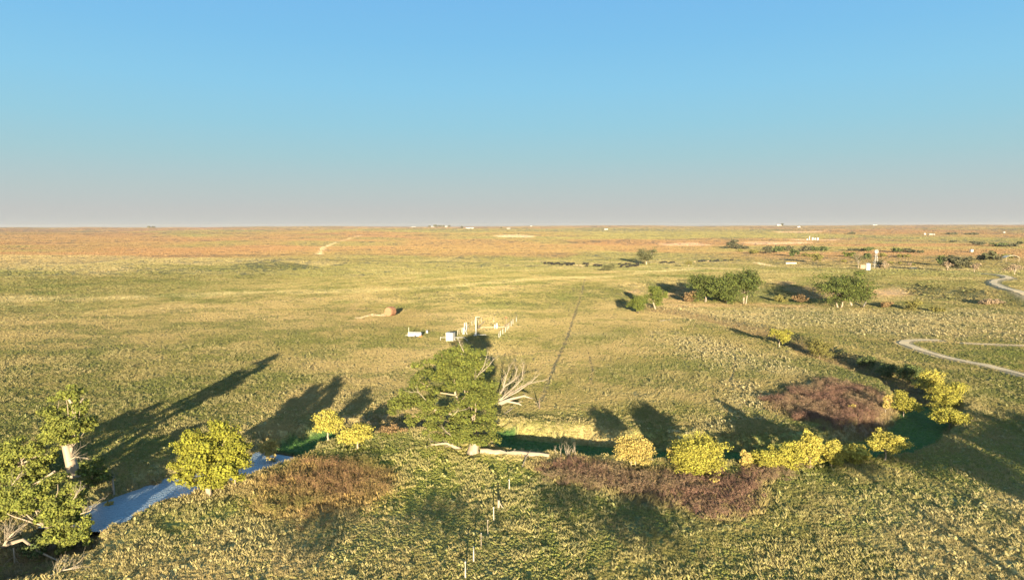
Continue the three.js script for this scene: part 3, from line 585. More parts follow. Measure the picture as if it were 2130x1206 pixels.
tree({ px: 105, py: 1140, top: 1010, w: 200, name: 'cottonwood_tree', label: 'nearest cottonwood in the lower left corner with bare twisted lower limbs', bark: 'pale', pal: 'leafy', r: .4, leaf: .15, count: 23000, seed: 53,
  lobes: fromPx([[20, 1030, 24], [105, 1015, 24, -1], [70, 1022, 22, .6], [140, 1030, 22, -1], [110, 1045, 24], [60, 1052, 20, 1], [150, 1060, 22], [165, 1038, 14, .6], [165, 1085, 26, 1], [185, 1105, 20, 1.4], [130, 1082, 24, .6], [105, 1075, 18, 1], [150, 1108, 20, 1.6], [190, 1078, 14, 1], [15, 1058, 20, .5], [-15, 1045, 26], [160, 1120, 12, 2], [125, 1098, 15, 2]]),
  extra: (g, p) => {
    const s = new Soup(), c = BARK.dead;
    limb(s, p, [[20, 1130, 1.4], [45, 1112, 2.2], [85, 1098, 2.6], [120, 1120, 2.8], [165, 1138, 3]], .26, .06, BARK.pale, 8);
    twigs(s, limb(s, p, [[30, 1125, 2], [60, 1090, 2.6], [75, 1078, 3]], .13, .04, c), 26, 1.9, .03, c, 0, 1); twigs(s, limb(s, p, [[0, 1120, 2], [15, 1100, 3], [10, 1085, 3]], .12, .04, c), 28, 1.7, .028, c, 0, 1); twigs(s, limb(s, p, [[180, 1060, 1], [205, 1050, 1.4], [212, 1040, 1.5]], .06, .02, c), 14, 1.2, .022, c, 0, .9); twigs(s, limb(s, p, [[165, 1030, 1], [175, 1018, 1.2], [180, 1008, 1.2]], .06, .02, c), 11, 1, .022, c);
    twigs(s, limb(s, p, [[72, 1110, 3], [80, 1135, 3.4], [92, 1165, 3.2]], .06, .02, c), 7, 1, .02, c);
    part('dead_limb', s.build(), woodNoBump, g);
  } });
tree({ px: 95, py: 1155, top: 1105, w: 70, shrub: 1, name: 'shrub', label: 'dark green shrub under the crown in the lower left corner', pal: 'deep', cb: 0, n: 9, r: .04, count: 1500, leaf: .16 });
tree({ px: 226, py: 1062, top: 1038, w: 22, shrub: 1, name: 'shrub', label: 'small orange yellow bush at the left end of the pool', pal: 'straw', cb: .1, n: 5, r: .04, count: 300, leaf: .13 });
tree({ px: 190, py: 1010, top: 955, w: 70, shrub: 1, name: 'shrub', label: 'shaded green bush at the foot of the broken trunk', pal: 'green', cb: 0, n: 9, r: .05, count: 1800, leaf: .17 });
tree({ px: 433, py: 1030, top: 880, w: 176, name: 'round_tree', label: 'round dense yellow green tree standing in the pool edge', pal: 'lime', bark: 'pale', r: .3, leaf: .155, count: 24000, low: 1.3, seed: 60,
  lobes: fromPx([[440, 902, 26], [410, 915, 26], [470, 912, 28], [385, 935, 26], [500, 938, 22], [440, 930, 40], [415, 950, 34, 1], [465, 955, 36, 1], [375, 955, 22], [495, 962, 24], [445, 975, 34, 1], [415, 985, 26, 1], [480, 985, 24, .5], [380, 985, 18], [365, 1000, 15, -.5], [450, 998, 20, .8], [505, 955, 16], [440, 945, 40, -2], [400, 905, 16], [490, 920, 18]]),
  extra: (g, p) => { const s = new Soup(); twigs(s, limb(s, p, [[432, 1008, .5], [415, 1000, 1], [405, 1004, 1]], .06, .02, BARK.dead), 6, .8, .02, BARK.dead); part('dead_limb', s.build(), woodNoBump, g); } });
tree({ px: 488, py: 1010, top: 970, w: 30, name: 'sapling', label: 'thin pale sapling right of the round yellow green tree', pal: 'lime', bark: 'pale', r: .09, cb: .5, n: 5, count: 500, leaf: .15 });
tree({ px: 565, py: 970, top: 908, w: 56, name: 'small_tree', label: 'small orange yellow tree right of the pool', pal: 'straw', bark: 'pale', r: .13, stems: 2, cb: .25, n: 14, count: 4000, leaf: .11 });
tree({ px: 682, py: 918, top: 858, w: 74, name: 'small_tree', label: 'left one of two flat topped yellow trees on the near creek bank', pal: 'gold', bark: 'pale', r: .12, cb: .3, n: 18, count: 5600, leaf: .12 });
tree({ px: 744, py: 935, top: 878, w: 84, name: 'small_tree', label: 'right one of two flat topped yellow trees on the near creek bank', pal: 'gold', bark: 'pale', r: .13, cb: .28, n: 20, count: 6200, leaf: .12 });
tree({ px: 815, py: 905, top: 885, w: 60, shrub: 1, name: 'shrub', label: 'low orange brown bush left of the largest tree', pal: 'brown', cb: 0, n: 7, r: .04, count: 900, leaf: .14 });
// right foreground row along the creek
tree({ px: 1318, py: 972, top: 905, w: 98, name: 'small_tree', label: 'mushroom shaped tan yellow tree left of the big bushy one', pal: 'straw', bark: 'pale', r: .1, stems: 2, cb: .2, n: 26, count: 9000, leaf: .11 });
tree({ px: 1450, py: 985, top: 905, w: 130, name: 'bushy_tree', label: 'wide bushy yellow green tree with foliage down to the ground', pal: 'yellow', bark: 'grey', r: .16, cb: .02, n: 30, count: 15000, leaf: 0.125, seed: 71 });
tree({ px: 1405, py: 970, top: 918, w: 44, shrub: 1, name: 'shrub', label: 'dry twiggy bush against the left side of the bushy tree', pal: 'straw', cb: 0, n: 8, r: .05, count: 1100, leaf: .13 });
tree({ px: 1448, py: 992, top: 966, w: 70, shrub: 1, name: 'shrub', label: 'bright green undergrowth at the foot of the bushy tree', pal: 'lime', cb: 0, n: 7, r: .04, count: 1100, leaf: .14 });
[[1552, 974, 940, 24, 'straw', 'leftmost thin yellow sapling of the creek row'], [1590, 976, 930, 54, 'yellow', 'rounded yellow bush second in the creek row'], [1642, 974, 918, 60, 'yellow', 'third yellow tree in the creek row, left of the tallest'], [1685, 974, 895, 48, 'gold', 'tallest narrow yellow tree in the creek row'], [1730, 970, 910, 56, 'gold', 'yellow tree right of the tallest in the creek row'], [1782, 962, 926, 62, 'gold', 'low spreading yellow bush near the right end of the creek row']].forEach(([px, py, top, w, pal, label], i) => tree({ px, py, top, w: w * 1.14, pal, label, name: 'creek_tree', bark: 'pale', r: .1, cb: 0, n: 20, count: 4200 + w * 55, leaf: .12, seed: 700 + i }));
tree({ px: 1842, py: 958, top: 897, w: 72, name: 'creek_tree', label: 'brightest pale yellow tree ending the creek row on the right', pal: 'gold', bark: 'pale', r: .11, cb: .22, n: 17, count: 6200, leaf: 0.12, seed: 80 });
tree({ px: 1976, py: 894, top: 843, w: 76, name: 'creek_tree', label: 'nearest of three yellow green trees right of the green channel', pal: 'yellow', bark: 'grey', r: .1, cb: .12, n: 16, count: 5600, leaf: 0.13, seed: 81 });
tree({ px: 1966, py: 852, top: 795, w: 84, name: 'creek_tree', label: 'middle of three yellow green trees right of the green channel', pal: 'yellow', bark: 'grey', r: .12, cb: .08, n: 18, count: 6400, leaf: 0.135, seed: 82 });
tree({ px: 1938, py: 826, top: 762, w: 54, name: 'creek_tree', label: 'farthest of three yellow green trees right of the green channel', pal: 'gold', bark: 'grey', r: .1, cb: .12, n: 14, count: 4400, leaf: 0.14, seed: 83 });
tree({ px: 1880, py: 866, top: 814, w: 52, name: 'creek_tree', label: 'feathery yellow green tree at the right edge of the oval thicket', pal: 'yellow', bark: 'grey', r: .08, cb: .06, n: 14, count: 3800, leaf: 0.12, seed: 84 });
tree({ px: 1843, py: 862, top: 816, w: 22, name: 'sapling', label: 'slim feathery sapling beside the oval thicket', pal: 'straw', bark: 'grey', r: .06, cb: .06, n: 7, count: 800, leaf: .14, seed: 85 });
tree({ px: 1770, py: 856, top: 838, w: 18, shrub: 1, name: 'shrub', label: 'tiny yellow bush inside the oval thicket', pal: 'straw', cb: .1, n: 4, r: .03, count: 260, leaf: .13 });
tree({ px: 1490, py: 1010, top: 992, w: 22, name: 'sapling', label: 'tiny yellow sapling in the reddish brush strip', pal: 'straw', bark: 'pale', cb: .4, n: 4, r: .04, count: 240, leaf: .12 });
tree({ px: 1894, py: 800, top: 755, w: 54, name: 'bushy_tree', label: 'dark green bushy tree behind the three yellow green trees', pal: 'deep', bark: 'dark', r: .15, cb: .04, n: 13, count: 2200, leaf: .2, seed: 86 });
tree({ px: 1848, py: 786, top: 752, w: 50, shrub: 1, name: 'shrub', label: 'dark shrub on the shaded creek bank left of the dark bushy tree', pal: 'deep', cb: 0, n: 9, r: .06, count: 1200, leaf: .2, seed: 87 });
tree({ px: 1800, py: 766, top: 738, w: 46, shrub: 1, name: 'shrub', label: 'dark shrub on the shaded bank just beyond the channel bend', pal: 'deep', cb: 0, n: 9, r: .06, count: 1000, leaf: .2, seed: 88 });
tree({ px: 1706, py: 746, top: 698, w: 66, name: 'bushy_tree', label: 'olive bushy tree on the creek edge below the sage meadow', pal: 'olive', bark: 'brown', r: .12, cb: .03, n: 14, count: 4600, leaf: 0.16, seed: 89 });
tree({ px: 1622, py: 722, top: 683, w: 50, name: 'small_tree', label: 'small round green tree with a pale trunk left of the olive bushy tree', pal: 'yellow', bark: 'pale', r: .14, cb: .22, n: 13, count: 3600, leaf: 0.15, seed: 90 });
// slanting pair in the hollow
tree({ px: 1328, py: 652, top: 612, w: 50, name: 'small_tree', label: 'front tree of the green pair in the hollow, left of centre of the terrace', pal: 'green', bark: 'dark', r: .2, cb: .04, n: 18, count: 8000, leaf: .22, lean: -.1, seed: 91 });
tree({ px: 1364, py: 643, top: 592, w: 44, name: 'small_tree', label: 'taller tree of the green pair in the hollow, on a leaning white trunk', pal: 'green', bark: 'pale', r: .25, cb: .22, n: 18, count: 8000, leaf: .22, lean: -.3, seed: 92 });
// terrace trees
tree({ px: 1468, py: 628, top: 564, w: 70, name: 'cottonwood_tree', label: 'left dense dark green cottonwood of the terrace clump', pal: 'mid', bark: 'grey', r: .35, cb: 0, n: 24, count: 9000, leaf: .34, seed: 93 });
tree({ px: 1513, py: 631, top: 562, w: 76, name: 'cottonwood_tree', label: 'middle dense green cottonwood of the terrace clump', pal: 'mid', bark: 'grey', r: .35, cb: 0, n: 24, count: 9000, leaf: .34, seed: 94 });
tree({ px: 1548, py: 632, top: 560, w: 84, name: 'cottonwood_tree', label: 'right cottonwood of the terrace clump showing white limbs', pal: 'mid', bark: 'pale', r: .4, cb: .2, n: 20, count: 6500, leaf: .34, seed: 95, extra: (g, p) => { const s = new Soup(); limb(s, p, [[1549, 632, 1.6], [1552, 610, 1.8], [1562, 596, 2], [1566, 582, 1.6]], .26, .1, BARK.dead); limb(s, p, [[1556, 604, 1.8], [1568, 600, 2.2], [1578, 596, 2]], .15, .06, BARK.dead); part('dead_limb', s.build(), woodNoBump, g); } });
tree({ px: 1748, py: 640, top: 564, w: 130, name: 'cottonwood_tree', label: 'broad green cottonwood with two pale leaning trunks on the terrace bank', pal: 'mid', bark: 'pale', r: .4, stems: 2, cb: .16, n: 26, count: 11000, leaf: .34, low: 1.4, seed: 96, extra: (g, p) => { const s = new Soup(); limb(s, p, [[1768, 634, 1.6], [1760, 618, 1.9], [1758, 608, 2]], .4, .25, BARK.dead); limb(s, p, [[1770, 622, 1.8], [1778, 606, 2.4], [1792, 600, 2.6]], .2, .1, BARK.dead); limb(s, p, [[1772, 612, 1.8], [1777, 600, 2.4], [1784, 590, 2.6]], .16, .08, BARK.dead); part('dead_limb', s.build(), woodNoBump, g); } });
const shrubs = [
  [1432, 628, 604, 46, 'brown', 'brownish shrub at the left foot of the terrace clump'], [1626, 628, 612, 30, 'olive', 'left of two brown shrubs between the terrace clump and the broad cottonwood'], [1662, 630, 614, 34, 'brown', 'right of two brown shrubs between the terrace clump and the broad cottonwood'],
  [1900, 645, 620, 38, 'olive', 'dark rounded shrub below the pink dirt bank'], [1948, 648, 638, 30, 'olive', 'low green shrub right of the rounded one below the dirt bank'], [1846, 640, 628, 26, 'brown', 'low brown scrub right of the broad cottonwood'], [1268, 563, 544, 34, 'sagey', 'rounded olive bush amid the black cattle'], [2060, 634, 622, 40, 'dry', 'grey leafless brush on the bank at the far right'],
];
shrubs.forEach(([px, py, top, w, pal, label], i) => tree({ px, py, top, w, pal, label, shrub: 1, name: 'shrub', bark: 'brown', cb: .02, n: 9, r: .1, count: 1700, leaf: .3, seed: 300 + i }));
tree({ px: 1345, py: 550, top: 510, w: 48, name: 'cottonwood_tree', label: 'lone cottonwood with a white trunk beside the cattle', pal: 'sagey', bark: 'pale', r: .55, cb: .1, n: 16, count: 4200, leaf: .45, seed: 97 });
tree({ px: 1433, py: 555, top: 542, w: 20, name: 'small_tree', label: 'small olive tree by the right end of the cattle line', pal: 'olive', bark: 'pale', r: .2, cb: .2, n: 9, count: 1200, leaf: .35, seed: 98 });
// far trees: px, base, top, width, palette, label
const farTrees = [
  [1528, 516, 498, 34, 'dusk', 'grey green tree clump at the left end of the far tree line'], [1546, 518, 510, 26, 'dusk', 'low bush right of the left end clump of the far line'], [1541, 524, 518, 12, 'olive', 'small bush below the left end of the far line'], [1569, 528, 518, 28, 'olive', 'low green bush in front of the far line'], [1596, 527, 511, 26, 'dusk', 'left half of the dense dark thicket in the far line'], [1618, 526, 510, 34, 'deep', 'right half of the dense dark thicket in the far line'], [1641, 524, 510, 18, 'dusk', 'narrow dark tree right of the dense thicket'], [1654, 533, 518, 24, 'deep', 'rounded green bush standing in front of the far line'], [1674, 523, 512, 28, 'dusk', 'dark bush in the middle of the far line'], [1692, 522, 512, 24, 'deep', 'dark bush right of the middle of the far line'], [1712, 522, 512, 24, 'deep', 'dark bush below the white tanks'], [1678, 533, 527, 30, 'olive', 'low olive bush left of the lone dark tree'],
  [1700, 546, 523, 27, 'olive', 'lone rounded dark tree left of the windmill yard'], [1766, 534, 522, 26, 'green', 'green tree behind the left of the windmill yard'], [1808, 539, 524, 24, 'deep', 'dark tree right behind the windmill'], [1835, 535, 526, 18, 'olive', 'olive bush right of the windmill'], [1853, 549, 543, 15, 'olive', 'small bush right of the windmill yard'], [1830, 557, 541, 20, 'dusk', 'dark bush at the foot of the windmill'], [1777, 522, 516, 30, 'dusk', 'left part of the dark hedge beyond the windmill'], [1806, 522, 515, 30, 'deep', 'right part of the dark hedge beyond the windmill'], [1868, 525, 515, 28, 'deep', 'left tree of the dark group right of the hedge'], [1892, 525, 517, 28, 'dusk', 'right tree of the dark group right of the hedge'], [1917, 526, 521, 16, 'dusk', 'small dark bush right of the dark group'], [1872, 535, 529, 18, 'olive', 'olive bush in the mid pasture, left of its twin'], [1888, 535, 528, 16, 'olive', 'olive bush in the mid pasture, right of its twin'], [1873, 549, 544, 8, 'olive', 'tiny bush in the open pasture'],
  [1959, 552, 531, 24, 'deep', 'near black round tree left of the big brown one'], [1995, 561, 527, 52, 'dusk', 'biggest brown green tree of the right pasture'], [2056, 541, 522, 36, 'sagey', 'grey green tree behind the big brown one'], [2078, 541, 531, 22, 'dusk', 'dark bush left of the shed roof'], [2096, 537, 527, 22, 'olive', 'small tree above the shed roof'], [2033, 510, 501, 26, 'dusk', 'left dark bush on the far right hillside'], [2078, 513, 505, 26, 'deep', 'rounded dark bush on the far right hillside'], [2100, 513, 508, 30, 'dusk', 'long low thicket on the far right hillside'], [2123, 510, 501, 12, 'sagey', 'upright tree at the right edge on the far hillside'], [1985, 504, 500, 14, 'dusk', 'tiny dark bush on the slope left of the right hillside'], [1978, 488, 484, 16, 'dusk', 'speck of trees near the skyline, first from left on the right'], [1989, 488, 484, 8, 'dusk', 'speck of trees near the skyline, second from left on the right'], [2018, 488, 485, 12, 'dusk', 'speck of trees near the skyline, third from left on the right'], [2028, 488, 484, 10, 'dusk', 'speck of trees near the skyline, fourth from left on the right'], [1773, 487, 483, 14, 'dusk', 'tiny dark bush in the red far slope right of the tanks'],
  [1756, 545, 540, 12, 'olive', 'tiny bush left of the windmill yard wall'], [1900, 552, 547, 10, 'olive', 'tiny bush above the low white trough'],
];
farTrees.forEach(([px, py, top, w, pal, label], i) => tree({ px, py, top, w, pal, label, name: 'far_tree', bark: 'brown', cb: .03, n: 9, count: Math.max(260, Math.round(w * (py - top) * 1.8)), r: .25, seed: 400 + i, cat: 'tree' }));
// dead or thin far trees
[[1786, 558, 522, 32, 'sagey', 'dead topped tree with white limbs in the windmill yard'], [1840, 558, 543, 18, 'dry', 'pale leaning dead tree right of the windmill'], [1972, 562, 543, 20, 'dry', 'pinkish bare tree in front of the black round tree'], [2028, 566, 546, 24, 'dry', 'bare tree on two pale trunks right of the big brown one'], [2112, 571, 546, 38, 'dry', 'broad bare tree above the zigzag road'], [1894, 553, 545, 9, 'dry', 'tiny bare tree by the low white trough']].forEach(([px, py, top, w, pal, label], i) => tree({
  px, py, top, w, pal, label, name: 'bare_tree', bark: 'pale', cb: .1, n: 8, count: 120 + w * 8, r: .22, leaf: .4, seed: 500 + i,
  extra: (g, p, h) => { const s = new Soup(); for (let k = 0; k < 5; k++) deadBranch(s, V(0, h * .25, .2), V(rr(-.8, .8), 1, rr(-.2, .5)).normalize(), h * .4, .16, 2, BARK.dead, .7); part('dead_limb', s.build(), woodNoBump, g); } }));
// trees behind and below the viewpoint, which shade the foreground
function shader(px, py, h, w, band, count, i, label) {
  const p = at(px, py), k = h / Math.tan(SUN_EL) * .88, q = onGround(p.x + Math.sin(SUN_AZ) * k, p.z + Math.cos(SUN_AZ) * k);
  return tree({ pos: q, px: 0, py: 0, h, wm: w, pal: 'green', bark: 'brown', label, name: 'cottonwood_tree', cb: 1 - band / h, n: 14, round: 1.0, count, leaf: .32, r: count < 1000 ? .1 : .3, seed: 600 + i });
}
[[1700, 950, 13, 10, 3.2, 1500], [1790, 935, 14, 9, 3.4, 2000], [1880, 935, 13, 9, 4, 2600], [1970, 930, 14, 10, 4, 2600], [2060, 915, 15, 10, 4.2, 2600], [2130, 900, 15, 11, 4.5, 2600], [2230, 900, 15, 12, 5, 2600], [1330, 1095, 9, 14, 1.4, 560], [1180, 1050, 10, 7, 1.2, 240], [930, 1088, 9, 14, 1.2, 280], [680, 1122, 9, 13, 1.1, 260]].forEach((a, i) => shader(...a, i, ['leftmost cottonwood of the row right of and below the viewpoint', 'second cottonwood of the row right of and below the viewpoint', 'third cottonwood of the row right of and below the viewpoint', 'fourth cottonwood of the row right of and below the viewpoint', 'fifth cottonwood of the row right of and below the viewpoint', 'sixth cottonwood of the row right of and below the viewpoint', 'rightmost cottonwood of the row right of and below the viewpoint', 'broad thin crowned cottonwood below the viewpoint on the right', 'narrow thin crowned cottonwood just below the viewpoint', 'broad thin crowned cottonwood below the viewpoint on the left', 'leftmost thin crowned cottonwood below the viewpoint'][i]));

// ───────────────────────── cattle ─────────────────────────
const hide = new THREE.MeshStandardMaterial({ color: new THREE.Color(.012, .010, .009), roughness: .8 }), tanHide = new THREE.MeshStandardMaterial({ color: new THREE.Color(.42, .30, .17), roughness: .9 });
function cowGeometry() {
  const J = [[-.75, 1.08, 0, .30, -.15, 1.02, 0, .37], [-.15, 1.02, 0, .37, .55, 1.08, 0, .34], [.55, 1.08, 0, .33, .92, 1.2, 0, .19], [.92, 1.2, 0, .18, 1.22, 1.12, 0, .14], [1.22, 1.12, 0, .14, 1.42, .98, 0, .09], [1.2, 1.24, .1, .04, 1.18, 1.25, .26, .05], [1.2, 1.24, -.1, .04, 1.18, 1.25, -.26, .05], [-1.02, 1.22, 0, .05, -1.08, .6, 0, .045]];
  for (const z of [-.19, .19]) { J.push([.5, .95, z, .17, .5, .5, z, .08], [.5, .5, z, .08, .52, .03, z, .06]); J.push([-.78, 1.0, z, .22, -.70, .62, z, .11], [-.70, .62, z, .11, -.88, .45, z, .075], [-.88, .45, z, .075, -.84, .03, z, .06]); }
  const N = 44, half = 1.6, mc = new MarchingCubes(N, new THREE.MeshStandardMaterial(), false, false, 40000); mc.isolation = 0;
  for (let k = 0; k < N; k++) for (let j = 0; j < N; j++) for (let i = 0; i < N; i++) {
    const x = (i - N / 2) / (N / 2) * half, y = (j - N / 2) / (N / 2) * half + .8, z = (k - N / 2) / (N / 2) * half; let s = 0;
    for (const b of J) { const vx = b[4] - b[0], vy = b[5] - b[1], vz = b[6] - b[2], t = clamp(((x - b[0]) * vx + (y - b[1]) * vy + (z - b[2]) * vz) / (vx * vx + vy * vy + vz * vz), 0, 1); s += Math.exp(-22 * (Math.hypot(x - b[0] - vx * t, y - b[1] - vy * t, z - b[2] - vz * t) - b[3] - (b[7] - b[3]) * t)); }
    mc.field[i + j * N + k * N * N] = Math.log(Math.max(s, 1e-30)) / 22;
  }
  mc.update();
  const n = mc.count, p = new Float32Array(n * 3), q = new Float32Array(n * 3);
  for (let i = 0; i < n; i++) { p[i * 3] = mc.positionArray[i * 3] * half; p[i * 3 + 1] = mc.positionArray[i * 3 + 1] * half + .8; p[i * 3 + 2] = mc.positionArray[i * 3 + 2] * half; for (let c = 0; c < 3; c++) q[i * 3 + c] = mc.normalArray[i * 3 + c]; }
  const g = new THREE.BufferGeometry(); g.setAttribute('position', new THREE.BufferAttribute(p, 3)); g.setAttribute('normal', new THREE.BufferAttribute(q, 3)); return g;
}
{
  reseed(808);
  const cow = cowGeometry();
  const herd = [
    ['black cow in the left string of the herd, west of the olive bush', 'black cattle left of the olive bush', [[1133.5, 549.4], [1141, 549], [1147, 549.2], [1148.6, 551.8], [1152, 551.3], [1156, 550.6], [1158.5, 550], [1161.5, 549.6], [1165, 551.6], [1169.5, 552.2], [1176, 550.5], [1182, 549.8], [1180, 553], [1186, 550.2], [1188.5, 552.6], [1191, 551], [1193, 550.2], [1215.5, 550.3], [1219, 550.6], [1222.5, 550.7], [1221, 554.8], [1238, 554], [1240.5, 553.4], [1246, 554.4], [1250, 554.3]]],
    ['black cow between the olive bush and the lone cottonwood', 'black cattle between the olive bush and the lone cottonwood', [[1289.5, 551.2], [1295.5, 554.4], [1292, 557], [1302.5, 550.9], [1298.5, 553.4], [1309.5, 551.4], [1305, 557.2], [1309, 556.4], [1312.5, 555], [1316, 554.4], [1319.5, 554.3], [1323, 555], [1327, 554.4], [1326, 550.8], [1338.5, 548.6]]],
    ['black cow walking in the file right of the lone cottonwood', 'black cattle in the file right of the lone cottonwood', [[1376.5, 548], [1380, 547.7], [1385, 547.4], [1396, 547.4], [1401, 547.2], [1455, 545.4], [1460.7, 545.1], [1465, 544.9], [1478, 544.4], [1489, 544.2], [1493.5, 544], [1508, 543.4], [1522.7, 542.8]]],
    ['tan calf standing among the black cattle', 'tan calves among the black cattle', [[1211, 555.4], [1200, 553.2], [1446, 545.8], [1473.5, 544.4], [1207, 553.8]]],
  ];
  herd.forEach(([label, group, list], k) => list.forEach(([x, y]) => {
    const m = new THREE.Mesh(cow, k == 3 ? tanHide : hide); m.name = numbered(k == 3 ? 'calf' : 'cow'); m.position.copy(at(x, y)); m.rotation.y = (R() < .5 ? 0 : Math.PI) + rr(-.7, .7); m.scale.setScalar(k == 3 ? .75 : rr(1.1, 1.3)); m.castShadow = m.receiveShadow = true;
    tag(m, label, k == 3 ? 'calf' : 'cow', group); scene.add(m);
  }));
}

// ───────────────────────── things in the pasture ─────────────────────────
const MT = (c, r = .8, m = 0) => new THREE.MeshStandardMaterial({ color: new THREE.Color(...c), roughness: r, metalness: m, side: THREE.DoubleSide });
const white = MT([.62, .59, .53], .65), cream = MT([.56, .49, .36], .8), rusty = MT([.34, .15, .07], .9), galv = MT([.52, .52, .50], .45, .35), hay = new THREE.MeshStandardMaterial({ color: new THREE.Color(.40, .20, .11), map: detail, bumpMap: bumpy, bumpScale: .05, roughness: 1 }), hayPale = MT([.58, .46, .27], 1), darkMetal = MT([.03, .03, .035], .6), orange = MT([.55, .16, .06], .7), oldWood = MT([.42, .34, .24], .95), greyPaint = MT([.40, .37, .32], .75);
const box = (w, h, d, x, y, z, ry = 0) => { const g = new THREE.BoxGeometry(w, h, d); if (ry) g.rotateY(ry); g.translate(x, y, z); return g; };
const rod = (a, b, r0, r1 = r0, n = 8) => { const l = a.distanceTo(b), g = new THREE.CylinderGeometry(r1, r0, l, n); g.translate(0, l / 2, 0); g.applyQuaternion(new THREE.Quaternion().setFromUnitVectors(V(0, 1, 0), b.clone().sub(a).normalize())); g.translate(a.x, a.y, a.z); return g; };
// fence posts running up from the bottom edge
[[968, 1204, 1.5, 'white fence post nearest the bottom edge'], [985, 1170, 1.45, 'white fence post second from the bottom edge'], [1001, 1141, 1.5, 'thin fence post third from the bottom edge'], [1015, 1113, 1.5, 'thin fence post fourth from the bottom edge'], [1027, 1083, 1.4, 'white fence post just below the leaning wooden one'], [1059, 1021, 1.3, 'small fence post standing in the leafy weeds above the wooden one']].forEach(([x, y, h, label], i) => {
  const g = thing('fence_post', at(x, y)), thin = i == 2 || i == 3 ? .6 : 1;
  part('post', mergeGeometries([rod(V(0, -.1, 0), V(rr(-.05, .05), h, 0), .065 * thin, .055 * thin), ...[.4, .7, 1].map(t => box(.09 * thin, .02, .09 * thin, 0, h * t * .95, 0))]), i < 2 || i > 3 ? cream : oldWood, g); part('cap', new THREE.SphereGeometry(.07 * thin, 8, 6).translate(0, h, 0), white, g);
  tag(g, label, 'fence post');
});
{ const p = at(1037, 1062), g = thing('wooden_post', p); part('post', rod(V(0, -.1, 0), V(.02, 1.15, 0), .15, .12, 10), oldWood, g); part('brace', rod(V(.7, -.05, .1), V(.05, .95, 0), .06, .05, 7), oldWood, g); tag(g, 'stout wooden corner post with a leaning brace by the fence line', 'corner post'); }
// hay bale with spilled hay
{
  const p = at(812, 657), g = thing('hay_bale', p, -.5), r = 1.6, pts = [[.01, -1.25], [r * .55, -1.3], [r * .93, -1.24], [r, -1.12], [r * 1.012, -.4], [r, .2], [r * 1.01, .7], [r, 1.12], [r * .93, 1.24], [r * .55, 1.3], [.01, 1.24]].map(a => new THREE.Vector2(...a));
  const b = new THREE.LatheGeometry(pts, 40); b.rotateX(Math.PI / 2); b.translate(0, r * .96, 0); part('bale', b, hay, g);
  const end = new THREE.CircleGeometry(r * .9, 32); end.translate(0, r * .96, 1.312); part('cut_face', end, new THREE.MeshStandardMaterial({ color: new THREE.Color(.50, .29, .16), map: detail, bumpMap: bumpy, bumpScale: .05, roughness: 1, side: THREE.DoubleSide }), g);
  for (const z of [-.7, 0, .7]) part('twine', new THREE.TorusGeometry(r * 1.012, .02, 5, 40).translate(0, r * .96, z), rusty, g);
  tag(g, 'big round reddish hay bale lying in the open meadow', 'hay bale');
  reseed(17); const s = new Soup(), q = at(772, 657);
  for (let i = 0; i < 1900; i++) { const t = Math.pow(R(), .8), x = 804 - t * 64 + rr(-3, 3), y = 654 + t * 7 + 1.6 * Math.sin(t * 9) + rr(-1, 1) * (2.8 - t * 1.4) * (.6 + .5 * Math.sin(t * 14 + 1));
    if (t > .5 && t < .6 && R() < .7) continue; const a = at(x, y); s.leaf(a.sub(q).add(V(rr(-.3, .3), rr(.02, .32) * (1.1 - t), rr(-.3, .3))), V(rr(-1, 1), rr(.2, 1), rr(-.2, 1)).normalize(), rr(.14, .34), [.62, .47, .27].map(c => c * rr(.8, 1.15)), .3); }
  const m = new THREE.Mesh(s.build(), leafy); m.name = 'spilled_hay'; m.position.copy(q); m.castShadow = m.receiveShadow = true; tag(m, 'pale spilled hay strewn left of the round bale', 'hay', null, 'stuff'); scene.add(m);
}
// white trailer
{
  const p = at(863, 701), g = thing('trailer', p, -.06);
  part('bed', mergeGeometries([box(3.5, .75, 1.5, 0, .72, 0), box(3.66, .08, 1.66, 0, 1.12, 0)]), white, g);
  part('rail', mergeGeometries([rod(V(-1.7, 1.1, .72), V(-1.7, 1.5, .72), .04), rod(V(0, 1.1, .72), V(0, 1.5, .72), .04), rod(V(1.7, 1.1, .72), V(1.7, 1.5, .72), .04), rod(V(-1.7, 1.48, .72), V(1.7, 1.48, .72), .045)]), white, g);
  for (const x of [-.8, .7]) part('slot', box(.9, .13, .03, x, .95, .765), darkMetal, g);
  for (const z of [-.8, .8]) part('wheel', new THREE.CylinderGeometry(.33, .33, .2, 18).rotateX(Math.PI / 2).translate(.2, .33, z), darkMetal, g);
  part('drawbar', rod(V(-1.75, .5, 0), V(-2.6, .45, 0), .06), white, g); part('mast', rod(V(-1.55, .3, .6), V(-1.55, 2.75, .6), .09, .08), cream, g); part('tail_box', box(.75, .4, .6, 1.6, .42, .6), orange, g);
  tag(g, 'low white trailer with an upright mast left of the grey tank box', 'trailer');
}
{ const p = at(888, 693), g = thing('barrel', p); part('drum', new THREE.CylinderGeometry(.3, .3, .85, 16).translate(0, .42, 0), white, g); part('lid', new THREE.CylinderGeometry(.31, .31, .05, 16).translate(0, .87, 0), darkMetal, g); tag(g, 'small white barrel just right of the trailer', 'barrel'); }
